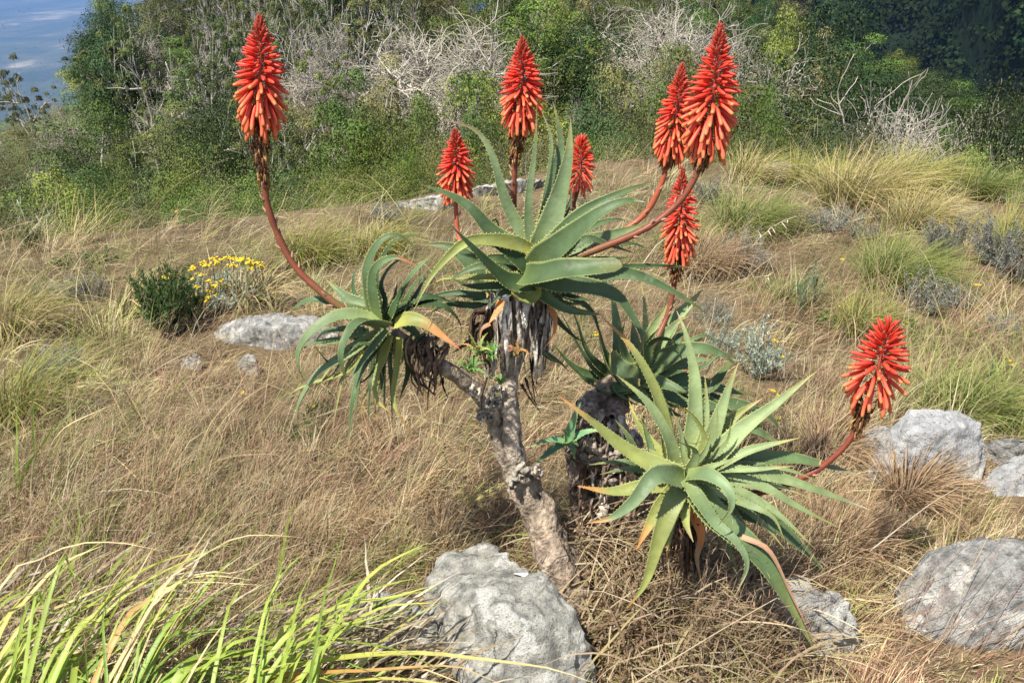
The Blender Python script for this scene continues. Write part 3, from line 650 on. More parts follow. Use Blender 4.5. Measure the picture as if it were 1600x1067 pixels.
bark_tube([P(808, 765, YB + .08), P(782, 690, YB + .09), P(766, 640, YB + .08), P(745, 612, YB + .08), P(700, 578, YL + .07), P(655, 552, YL + .06), P(615, 520, YL + .04)], np.array([19, 18, 18, 18, 16, 14, 13]) * mm, acc=acc, col=(0.31, 0.25, 0.19), lump=0.15, ring=0.05, n=60)
stem = obj('stem', acc.mesh('stem', ga), MATS['bark'], ALA)
acc = Acc()
for px, py, r, dy in [(815, 742, 17, -.03), (803, 752, 12, -.05), (838, 738, 12, 0), (770, 630, 15, -.01), (757, 650, 12, 0), (775, 610, 12, 0), (740, 610, 10, -.02)]:
    knot(np.array(P(px, py, YB + .06 + dy)), r * mm, acc)
obj('leaf_base_collar', acc.mesh('leaf_base_collar', ga), MATS['bark'], ALA)['kind'] = 'stuff'
M = lambda *a, **k: (list(a[0]), a[1], a[2], k)
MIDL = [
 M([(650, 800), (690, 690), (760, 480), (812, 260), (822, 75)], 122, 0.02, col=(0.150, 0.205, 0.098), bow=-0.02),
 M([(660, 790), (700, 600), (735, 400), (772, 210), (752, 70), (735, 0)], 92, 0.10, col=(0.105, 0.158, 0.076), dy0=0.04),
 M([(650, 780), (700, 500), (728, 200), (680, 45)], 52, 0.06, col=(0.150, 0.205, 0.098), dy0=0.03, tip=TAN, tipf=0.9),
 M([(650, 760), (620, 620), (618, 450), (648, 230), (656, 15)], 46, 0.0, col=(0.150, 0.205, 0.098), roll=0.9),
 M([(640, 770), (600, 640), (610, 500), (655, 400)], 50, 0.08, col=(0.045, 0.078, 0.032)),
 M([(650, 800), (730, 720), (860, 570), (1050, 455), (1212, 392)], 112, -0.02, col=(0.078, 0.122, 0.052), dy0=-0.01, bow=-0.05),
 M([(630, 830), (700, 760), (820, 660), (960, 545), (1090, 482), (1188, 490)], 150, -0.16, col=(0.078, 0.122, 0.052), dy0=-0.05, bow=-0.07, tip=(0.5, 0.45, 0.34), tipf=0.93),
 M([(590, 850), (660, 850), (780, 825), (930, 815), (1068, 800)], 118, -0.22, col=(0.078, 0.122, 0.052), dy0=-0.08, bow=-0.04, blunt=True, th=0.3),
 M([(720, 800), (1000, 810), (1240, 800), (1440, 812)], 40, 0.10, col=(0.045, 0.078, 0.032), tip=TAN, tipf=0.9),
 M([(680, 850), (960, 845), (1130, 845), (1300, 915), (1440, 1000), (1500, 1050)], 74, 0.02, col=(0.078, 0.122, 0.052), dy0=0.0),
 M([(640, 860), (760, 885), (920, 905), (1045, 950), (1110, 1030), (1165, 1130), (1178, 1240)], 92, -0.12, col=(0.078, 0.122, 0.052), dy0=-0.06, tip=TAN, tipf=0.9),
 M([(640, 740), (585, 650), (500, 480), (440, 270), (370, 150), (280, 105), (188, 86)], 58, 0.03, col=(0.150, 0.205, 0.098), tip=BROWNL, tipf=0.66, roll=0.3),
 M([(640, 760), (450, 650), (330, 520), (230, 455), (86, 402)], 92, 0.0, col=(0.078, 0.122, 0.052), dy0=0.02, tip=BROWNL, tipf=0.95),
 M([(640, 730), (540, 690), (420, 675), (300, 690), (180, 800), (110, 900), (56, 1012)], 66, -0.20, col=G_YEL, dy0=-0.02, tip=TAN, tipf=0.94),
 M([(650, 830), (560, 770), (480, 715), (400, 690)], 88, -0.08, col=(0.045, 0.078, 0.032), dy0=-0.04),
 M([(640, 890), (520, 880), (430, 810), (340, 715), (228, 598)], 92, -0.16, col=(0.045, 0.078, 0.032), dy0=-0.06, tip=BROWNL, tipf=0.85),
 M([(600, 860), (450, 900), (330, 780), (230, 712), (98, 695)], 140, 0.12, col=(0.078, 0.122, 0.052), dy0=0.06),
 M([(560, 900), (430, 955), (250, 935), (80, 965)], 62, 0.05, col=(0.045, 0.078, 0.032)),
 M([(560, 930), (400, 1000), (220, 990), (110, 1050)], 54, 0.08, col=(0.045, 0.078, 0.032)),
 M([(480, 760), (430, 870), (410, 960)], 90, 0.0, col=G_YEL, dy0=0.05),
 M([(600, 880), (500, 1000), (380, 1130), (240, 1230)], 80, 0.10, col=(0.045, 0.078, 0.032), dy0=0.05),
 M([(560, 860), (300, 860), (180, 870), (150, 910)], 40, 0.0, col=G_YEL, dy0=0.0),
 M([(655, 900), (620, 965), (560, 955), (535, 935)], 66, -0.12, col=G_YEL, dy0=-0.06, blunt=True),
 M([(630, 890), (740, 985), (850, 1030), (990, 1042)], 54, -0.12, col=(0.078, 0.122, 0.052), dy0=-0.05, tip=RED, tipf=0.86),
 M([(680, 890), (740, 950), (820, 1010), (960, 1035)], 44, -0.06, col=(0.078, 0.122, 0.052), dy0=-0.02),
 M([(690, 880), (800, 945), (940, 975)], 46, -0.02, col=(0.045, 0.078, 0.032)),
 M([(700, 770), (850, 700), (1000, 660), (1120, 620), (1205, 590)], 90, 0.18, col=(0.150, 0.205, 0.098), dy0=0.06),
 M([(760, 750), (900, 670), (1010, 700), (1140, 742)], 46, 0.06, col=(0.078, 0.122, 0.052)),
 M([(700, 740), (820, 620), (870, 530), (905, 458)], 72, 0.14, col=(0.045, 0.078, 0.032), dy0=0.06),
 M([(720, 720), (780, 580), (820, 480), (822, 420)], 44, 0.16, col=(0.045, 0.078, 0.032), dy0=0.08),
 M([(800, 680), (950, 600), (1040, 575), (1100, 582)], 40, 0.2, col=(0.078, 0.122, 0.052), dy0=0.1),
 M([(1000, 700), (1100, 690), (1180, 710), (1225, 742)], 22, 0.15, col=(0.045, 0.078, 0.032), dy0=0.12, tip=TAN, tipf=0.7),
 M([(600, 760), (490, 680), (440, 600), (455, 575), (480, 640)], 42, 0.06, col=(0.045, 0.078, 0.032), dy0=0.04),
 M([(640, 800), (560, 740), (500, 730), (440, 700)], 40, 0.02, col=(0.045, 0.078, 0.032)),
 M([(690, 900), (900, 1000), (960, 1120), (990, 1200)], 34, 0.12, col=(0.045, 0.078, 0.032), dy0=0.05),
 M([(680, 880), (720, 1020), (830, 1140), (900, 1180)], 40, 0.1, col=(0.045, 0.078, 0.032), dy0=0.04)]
MIDL += [
 M([(640, 850), (500, 820), (400, 800), (300, 830), (200, 900)], 60, -0.02, col=(0.078, 0.122, 0.052)), M([(620, 880), (470, 900), (330, 900), (230, 860)], 58, 0.02, col=(0.045, 0.078, 0.032)), M([(620, 860), (520, 780), (430, 760), (340, 780)], 70, -0.06, col=(0.078, 0.122, 0.052)),
 M([(650, 870), (560, 900), (480, 940), (420, 1010)], 56, -0.1, col=(0.045, 0.078, 0.032), dy0=-0.05), M([(680, 870), (820, 880), (960, 880), (1060, 900)], 50, -0.04, col=(0.045, 0.078, 0.032)), M([(700, 830), (860, 790), (1000, 770), (1120, 760)], 60, 0.08, col=(0.045, 0.078, 0.032), dy0=0.03),
 M([(650, 760), (760, 650), (840, 560), (880, 500)], 60, 0.05, col=(0.045, 0.078, 0.032)), M([(640, 900), (700, 960), (800, 985), (900, 990)], 40, -0.08, col=(0.078, 0.122, 0.052), dy0=-0.04), M([(600, 800), (500, 730), (420, 640), (380, 600)], 54, 0.06, col=(0.078, 0.122, 0.052))]
build_leaves(ALA, 'M', YA, (0.0, -0.9, 0.6), MIDL)
TL = [M([(600, 330), (660, 385), (720, 420), (760, 460)], 78, 0.05, col=G_DARK, tip=BROWNL, tipf=0.6),
      M([(440, 120), (420, 170), (390, 215), (370, 240)], 44, -0.12, col=ORANGE, dy0=-0.08, tip=BROWNL, name='dead_leaf', lab='orange withered leaf', teeth=False),
      M([(660, 150), (690, 200), (685, 280), (640, 350)], 34, -0.10, col=ORANGE, dy0=-0.06, tip=BROWNL, name='dead_leaf', lab='orange withered leaf', teeth=False),
      M([(385, 235), (345, 260), (335, 330)], 34, -0.06, col=(0.3, 0.15, 0.09), dy0=-0.05, tip=BROWNL, name='dead_leaf', teeth=False)]
build_leaves(ALA, 'T', YA, (0, -0.2, 1), TL)
# grey skirt of dead leaves below the middle rosette
for k in range(150):
    a = rng.uniform(0, 2 * math.pi); ca, sa = math.cos(a), math.sin(a); x0 = 810 + 50 * ca * rng.uniform(0.8, 1.05); y0 = 462 + rng.uniform(-14, 40) + 8 * sa; Yk = YB + 0.08 - 0.085 * sa; l = rng.uniform(36, 104)
    lean = rng.normal(0, 6)
    c = [(0.58, 0.54, 0.48), (0.42, 0.37, 0.31), (0.18, 0.14, 0.11), (0.70, 0.67, 0.60), (0.30, 0.25, 0.20), (0.52, 0.48, 0.42)][k % 6]
    f = lambda s, b: P(x0 + (797 - x0) * 0.10 * s + lean * s, y0 + l * s, Yk + b)
    dead_strip(ALA, [f(0, 0), f(0.35, -0.012 * sa), f(0.7, -0.012 * sa), f(1.0, 0.004 + 0.03 * sa)], rng.uniform(0.009, 0.026), c)
for k in range(26):      # darker tatters to the left of the skirt
    x0 = rng.uniform(735, 775); y0 = rng.uniform(478, 520); l = rng.uniform(25, 70)
    dead_strip(ALA, [P(x0 + 20, y0 - 8, YA), P(x0, y0, YA - .03), P(x0 - rng.uniform(-4, 8), y0 + l * .6, YA - .04), P(x0 + rng.uniform(-8, 10), y0 + l, YA - .02)], rng.uniform(0.008, 0.018), (0.10, 0.065, 0.045))
for x0, y0, x1, y1 in [(820, 590, 842, 640), (828, 560, 840, 620), (832, 560, 836, 628), (815, 600, 845, 645), (760, 590, 752, 640), (680, 560, 668, 640), (690, 590, 700, 622), (845, 540, 838, 600)]:
    dead_strip(ALA, [P(x0, y0, YA), P((x0 + x1) / 2 - 3, (y0 + y1) / 2, YA - .02), P(x1, y1, YA - .01)], 0.010, (0.055, 0.035, 0.025))
# ---- left rosette on the long branch
YL = 2.24
LFT = [
 M([(470, 480), (420, 440), (330, 395), (270, 345), (233, 312)], 84, 0.08, col=G_BLUE),
 M([(470, 480), (330, 440), (190, 400), (95, 430), (50, 490)], 64, 0.06, col=(0.085, 0.132, 0.056), bow=-0.03),
 M([(480, 490), (300, 470), (180, 530), (110, 620), (108, 715), (152, 790)], 80, -0.06, col=(0.165, 0.225, 0.105), dy0=-0.02, bow=-0.05),
 M([(500, 510), (380, 500), (312, 590), (300, 680), (330, 795)], 88, -0.16, col=(0.085, 0.132, 0.056), dy0=-0.06, bow=-0.06),
 M([(480, 540), (340, 640), (200, 725), (120, 840), (98, 920), (122, 1025)], 74, -0.06, col=(0.165, 0.225, 0.105), dy0=-0.02, bow=-0.02),
 M([(490, 560), (400, 670), (325, 760)], 62, -0.12, col=(0.085, 0.132, 0.056), dy0=-0.05),
 M([(495, 570), (400, 700), (352, 850), (328, 1060)], 54, -0.14, col=(0.085, 0.132, 0.056), dy0=-0.05, tip=RED, tipf=0.93),
 M([(520, 560), (480, 680), (450, 780), (470, 860), (525, 912)], 56, -0.15, col=G_YEL, dy0=-0.05),
 M([(565, 570), (552, 700), (535, 830), (552, 905), (625, 1012)], 50, -0.12, col=G_YEL, dy0=-0.04, tip=(0.26, 0.06, 0.04), tipf=0.66),
 M([(450, 490), (428, 350), (418, 250), (470, 140), (555, 108), (640, 172)], 74, 0.04, col=(0.085, 0.132, 0.056), dy0=0.0),
 M([(470, 490), (445, 360), (450, 260), (535, 208), (628, 240)], 78, -0.05, col=(0.085, 0.132, 0.056), dy0=-0.02, tip=RED, tipf=0.8),
 M([(480, 460), (460, 280), (530, 140), (620, 110), (692, 130)], 34, 0.10, col=G_DARK, dy0=0.06),
 M([(420, 440), (355, 360), (360, 275), (398, 248)], 28, 0.12, col=G_DARK, dy0=0.06),
 M([(440, 470), (400, 410), (385, 330)], 40, 0.1, col=(0.085, 0.132, 0.056), dy0=0.05),
 M([(500, 500), (535, 410), (552, 315)], 54, 0.0, col=G_DARK),
 M([(520, 510), (590, 330), (650, 250), (742, 172)], 56, 0.0, col=(0.085, 0.132, 0.056), tip=BROWNL, tipf=0.8),
 M([(545, 520), (620, 350), (705, 243)], 52, -0.05, col=(0.085, 0.132, 0.056), tip=BROWNL, tipf=0.75),
 M([(520, 480), (560, 380), (570, 330)], 60, -0.06, col=G_DARK, dy0=-0.03),
 M([(540, 510), (600, 490), (670, 505), (755, 565), (832, 622)], 78, -0.10, col=G_YEL, dy0=-0.04, tip=(0.62, 0.16, 0.07), tipf=0.38),
 M([(530, 470), (640, 420), (760, 430), (830, 500), (840, 570)], 64, 0.12, col=G_DARK, dy0=0.06),
 M([(540, 450), (660, 390), (760, 400), (860, 430)], 62, 0.14, col=G_DARK, dy0=0.06),
 M([(420, 540), (260, 590), (150, 605)], 42, 0.08, col=G_BLUE, dy0=0.04),
 M([(400, 530), (220, 545), (165, 650)], 34, 0.1, col=G_DARK, dy0=0.04),
 M([(420, 570), (240, 580), (110, 620), (48, 730)], 22, 0.12, col=(0.085, 0.132, 0.056), dy0=0.04),
 M([(430, 600), (330, 720), (150, 780), (65, 830), (30, 905)], 26, 0.08, col=G_YEL, dy0=0.02, tip=BROWNL),
 M([(500, 580), (440, 760), (395, 870), (392, 930), (418, 1055)], 26, -0.02, col=G_YEL, tip=(0.45, 0.15, 0.08), tipf=0.5),
 M([(510, 590), (455, 850), (460, 940), (492, 1035)], 26, -0.06, col=G_YEL, tip=(0.30, 0.09, 0.05), tipf=0.5),
 M([(510, 550), (492, 660), (482, 780), (495, 890)], 46, -0.08, col=G_DARK, dy0=-0.02, tip=BROWNL),
 M([(530, 560), (520, 680), (525, 800), (528, 960)], 30, -0.02, col=(0.085, 0.132, 0.056), tip=BROWNL, tipf=0.8),
 M([(505, 540), (420, 640), (370, 720), (320, 830)], 50, -0.2, col=(0.085, 0.132, 0.056), dy0=-0.08),
 M([(560, 500), (640, 560), (660, 680), (600, 760)], 40, 0.05, col=G_DARK, dy0=0.03),
 M([(510, 500), (540, 450), (600, 420), (680, 380)], 50, -0.04, col=G_DARK), M([(530, 520), (600, 440), (660, 330), (690, 240)], 44, 0.03, col=G_DARK),
 M([(500, 540), (440, 600), (380, 600), (330, 640)], 54, -0.1, col=G_DARK, dy0=-0.04), M([(520, 560), (500, 640), (430, 740), (360, 790)], 44, -0.1, col=G_DARK, dy0=-0.04),
 M([(490, 480), (500, 400), (480, 330), (520, 250), (600, 200)], 40, 0.06, col=G_DARK, dy0=0.03), M([(545, 545), (590, 620), (600, 720), (560, 850)], 50, 0.06, col=G_DARK, dy0=0.04)]
for k in range(14):      # thin older leaves drooping round the left rosette
    x1 = 120 + 36 * k + rng.normal(0, 14); y1 = 860 + rng.normal(0, 110) - 0.0012 * (x1 - 330) ** 2; xm = 495 + (x1 - 495) * 0.72; s_ = 1 if k % 2 else -1
    LFT.append(M([(500, 540), ((500 + xm) / 2, 590), (xm, 690), (x1, y1 - 60), (x1 + 18, y1)], rng.uniform(24, 40), 0.06 * s_, col=[G_MID, G_YEL, G_DARK][k % 3], dy0=0.02 * s_, tip=[BROWNL, TAN, (0.4, 0.12, 0.06)][k % 3], tipf=0.72))
build_leaves(ALA, 'L', YL, (-0.45, -0.5, 0.75), LFT)
for k in range(34):      # dark dead leaves hanging from the branch behind the left rosette
    x0 = rng.uniform(634, 690); y0 = rng.uniform(530, 566); l = rng.uniform(20, 62)
    dead_strip(ALA, [P(x0 + 12, y0 - 10, YL + .06), P(x0, y0 + 4, YL + .03), P(x0 + rng.normal(0, 5), y0 + l * .6, YL + .03), P(x0 + rng.normal(4, 8), y0 + l, YL + .04)], rng.uniform(0.008, 0.022), [(0.20, 0.14, 0.10), (0.13, 0.09, 0.065), (0.30, 0.22, 0.16)][k % 3])
# small green plantlets sprouting from the fork
def plantlet(root, px, py, Y, n, ln, w, col, axis=(0, -0.4, 1), tipc=None, spread=(0.2, 1.25), dirs=None):
    c = np.array(P(px, py, Y)); ax = unit(axis); m = px_m(c)
    for k in range(n):
        if dirs: dx, dy, l = dirs[k % len(dirs)]; tipp = np.array(P(px + dx, py + dy, Y + rng.uniform(-.05, .02))); l = 1
        else:
            a = k * 2.4 + rng.normal(0, .2); el = rng.uniform(*spread); u = unit(np.cross(ax, [0.2, 1, 0.1])); v = np.cross(ax, u)
            tipp = c + (ax * math.cos(el) + (u * math.cos(a) + v * math.sin(a)) * math.sin(el)) * ln * m * rng.uniform(0.7, 1.2)
        mid = c * 0.5 + tipp * 0.5 + np.array([0, 0, 0.012])
        a_ = leaf_mesh([c, mid, tipp], w * m, ax, col=np.array(col) * rng.uniform(0.8, 1.2), tip=tipc if tipc is not None and k % 3 == 0 else None, tipf=0.4, n=12)
        obj('plantlet_leaf', a_.mesh('plantlet_leaf', root.location), MATS['aloe_leaf'], root)
SPR = (0.10, 0.25, 0.07)
plantlet(ALA, 766, 562, YA - .1, 11, 34, 8, SPR)
plantlet(ALA, 735, 582, YA - .08, 10, 34, 8, SPR)
plantlet(ALA, 745, 555, YA - .12, 7, 36, 8, (0.2, 0.3, 0.08), tipc=(0.55, 0.15, 0.06))
plantlet(ALA, 782, 600, YA - .05, 6, 16, 6, SPR)
plantlet(ALA, 808, 556, YA - .12, 5, 26, 8, (0.35, 0.2, 0.08), tipc=RED)
YF = YA
flower_spike(ALA, [(590, 510, YL), (540, 485, YL - .02), (500, 455, YL - .02), (462, 418, YL - .01), (436, 372, YL), (418, 320, YL), (410, 260, YL)], 100, [(405, 188, YL), (406, 27, YL + .02)], 43, 52, srad=6.5)
flower_spike(ALA, [(812, 400, YF + .08), (804, 345, YF + .09), (803, 290, YF + .09), (806, 240, YF + .09)], 62, [(813, 190, YF + .09), (816, 60, YF + .10)], 36, 50, srad=5.5)
flower_spike(ALA, [(760, 440, YF + .2), (722, 385, YF + .35), (713, 340, YF + .38)], 0, [(713, 300, YF + .38), (711, 203, YF + .38)], 31, 46, srad=4.5, N=170, stalk_col=(0.5, 0.13, 0.07))
flower_spike(ALA, [(850, 400, YF + .15), (893, 335, YF + .3), (897, 318, YF + .3)], 0, [(903, 298, YF + .3), (909, 220, YF + .32)], 27, 40, srad=3.8, N=100, finished=True)
flower_spike(ALA, [(850, 415, YF + .1), (940, 378, YF + .16), (1000, 342, YF + .18), (1030, 296, YF + .18)], 14, [(1047, 238, YF + .18), (1066, 102, YF + .2)], 34, 50, srad=6.0, N=185, stalk_col=(0.42, 0.11, 0.055))
flower_spike(ALA, [(850, 420, YF), (900, 402, YF + .02), (1000, 362, YF + .04), (1055, 322, YF + .05), (1085, 280, YF + .05)], 34, [(1104, 228, YF + .05), (1126, 40, YF + .07)], 44, 56, srad=6.5, N=210)

# ---- aloe behind, on thick rough stems
gb = G(935, 862)
ALB = thing('aloe', 'dark green aloe on thick shaggy stems behind the tall branching one', 'aloe', gb)
YBk = gb.y + 0.05; mb = px_m(gb); acc = Acc()
bark_tube([P(925, 875, YBk), P(910, 800, YBk), P(902, 720, YBk + .02), P(908, 660, YBk + .04), P(940, 612, YBk + .16), P(990, 575, YBk + .26)], np.array([32, 25, 22, 24, 22, 16]) * mb, acc=acc, col=(0.25, 0.19, 0.14), lump=0.28, n=50)
bark_tube([P(960, 870, YBk + .05), P(952, 800, YBk + .05), P(950, 720, YBk + .06), P(952, 660, YBk + .10), P(970, 605, YBk + .24)], np.array([46, 44, 42, 36, 20]) * mb, acc=acc, col=(0.25, 0.19, 0.14), lump=0.285, n=40)
obj('stem', acc.mesh('stem', gb), MATS['bark'], ALB)
acc = Acc()
for px, py, r in [(912, 640, 15), (945, 660, 18), (935, 690, 18), (905, 690, 13), (960, 710, 22), (925, 715, 16), (985, 690, 18), (950, 745, 16)]: knot(np.array(P(px, py, YBk - .03)), r * mb, acc, col=(0.36, 0.30, 0.24), n=6)
obj('leaf_base_collar', acc.mesh('leaf_base_collar', gb), MATS['bark'], ALB)['kind'] = 'stuff'
for k in range(44):
    x0 = rng.uniform(890, 1010); y0 = rng.uniform(640, 820); l = rng.uniform(20, 60)
    dead_strip(ALB, [P(x0, y0, YBk - .02), P(x0 + rng.normal(0, 4), y0 + l * .5, YBk - .06), P(x0 + rng.normal(0, 8), y0 + l, YBk - .05)], rng.uniform(0.01, 0.03), [(0.28, 0.21, 0.15), (0.46, 0.39, 0.32), (0.16, 0.11, 0.08)][k % 3])
YR = 2.72
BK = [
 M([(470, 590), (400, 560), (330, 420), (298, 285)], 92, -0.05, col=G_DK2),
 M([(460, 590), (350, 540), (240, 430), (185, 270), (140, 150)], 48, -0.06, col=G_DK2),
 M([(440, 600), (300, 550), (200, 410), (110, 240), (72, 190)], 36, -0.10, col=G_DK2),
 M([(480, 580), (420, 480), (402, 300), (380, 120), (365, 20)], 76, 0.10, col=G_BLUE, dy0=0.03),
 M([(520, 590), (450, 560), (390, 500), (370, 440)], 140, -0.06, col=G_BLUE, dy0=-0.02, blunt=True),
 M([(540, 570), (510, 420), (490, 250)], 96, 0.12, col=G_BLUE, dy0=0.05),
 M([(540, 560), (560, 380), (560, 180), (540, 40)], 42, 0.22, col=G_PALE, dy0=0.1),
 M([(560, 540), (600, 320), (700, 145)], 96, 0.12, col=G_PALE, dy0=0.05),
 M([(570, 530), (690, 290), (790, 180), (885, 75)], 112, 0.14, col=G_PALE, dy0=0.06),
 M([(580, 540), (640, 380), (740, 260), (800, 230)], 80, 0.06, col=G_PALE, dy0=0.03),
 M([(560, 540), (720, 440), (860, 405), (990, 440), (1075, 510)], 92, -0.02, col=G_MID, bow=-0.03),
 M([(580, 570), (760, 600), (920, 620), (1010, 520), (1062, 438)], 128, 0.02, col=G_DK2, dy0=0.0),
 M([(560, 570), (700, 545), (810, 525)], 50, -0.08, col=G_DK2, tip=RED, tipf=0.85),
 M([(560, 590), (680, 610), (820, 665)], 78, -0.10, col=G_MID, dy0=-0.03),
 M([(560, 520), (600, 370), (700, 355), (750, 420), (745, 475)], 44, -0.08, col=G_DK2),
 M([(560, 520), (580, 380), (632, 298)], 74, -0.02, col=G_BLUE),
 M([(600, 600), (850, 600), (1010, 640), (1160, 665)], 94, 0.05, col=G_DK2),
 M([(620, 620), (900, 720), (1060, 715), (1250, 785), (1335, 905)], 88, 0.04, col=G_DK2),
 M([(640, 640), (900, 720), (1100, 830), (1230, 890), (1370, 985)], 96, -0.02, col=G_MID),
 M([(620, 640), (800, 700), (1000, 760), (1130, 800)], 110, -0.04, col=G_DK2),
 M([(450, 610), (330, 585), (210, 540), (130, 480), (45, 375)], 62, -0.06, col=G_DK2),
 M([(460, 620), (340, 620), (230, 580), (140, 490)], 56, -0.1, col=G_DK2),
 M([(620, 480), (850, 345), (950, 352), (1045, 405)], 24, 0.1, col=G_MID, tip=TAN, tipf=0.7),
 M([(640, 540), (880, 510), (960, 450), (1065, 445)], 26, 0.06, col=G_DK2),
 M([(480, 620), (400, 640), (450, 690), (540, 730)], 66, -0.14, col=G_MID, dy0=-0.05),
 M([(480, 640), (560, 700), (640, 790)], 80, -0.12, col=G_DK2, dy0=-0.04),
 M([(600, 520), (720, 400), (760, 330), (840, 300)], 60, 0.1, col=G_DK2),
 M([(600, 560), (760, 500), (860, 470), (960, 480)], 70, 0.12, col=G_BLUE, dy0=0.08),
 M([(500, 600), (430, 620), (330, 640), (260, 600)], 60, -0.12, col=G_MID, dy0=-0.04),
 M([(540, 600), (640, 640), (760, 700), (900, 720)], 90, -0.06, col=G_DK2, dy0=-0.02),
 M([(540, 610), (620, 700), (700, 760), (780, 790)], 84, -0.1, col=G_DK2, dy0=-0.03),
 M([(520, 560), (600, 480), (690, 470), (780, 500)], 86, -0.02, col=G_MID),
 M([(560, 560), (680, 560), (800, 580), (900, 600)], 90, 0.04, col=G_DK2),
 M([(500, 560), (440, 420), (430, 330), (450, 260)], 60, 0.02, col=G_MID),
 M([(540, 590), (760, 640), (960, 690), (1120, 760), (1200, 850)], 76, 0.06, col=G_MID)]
build_leaves(ALB, 'B', YR, (0.15, -0.75, 0.8), BK)
flower_spike(ALB, [(1010, 560, YR), (1040, 500, YR + .06), (1052, 455, YR + .08), (1055, 430, YR + .08)], 40, [(1060, 398, YR + .08), (1066, 264, YR + .1)], 31, 60, srad=5.0, N=190)
# offset sprouting from the side of the thick stem
plantlet(ALB, 888, 690, YBk - .1, 8, 58, 17, (0.13, 0.26, 0.13), dirs=[(-60, 8, 1), (-62, 48, 1), (20, -62, 1), (58, -18, 1), (-22, 4, 1), (10, 28, 1), (-10, -18, 1), (16, 8, 1)])

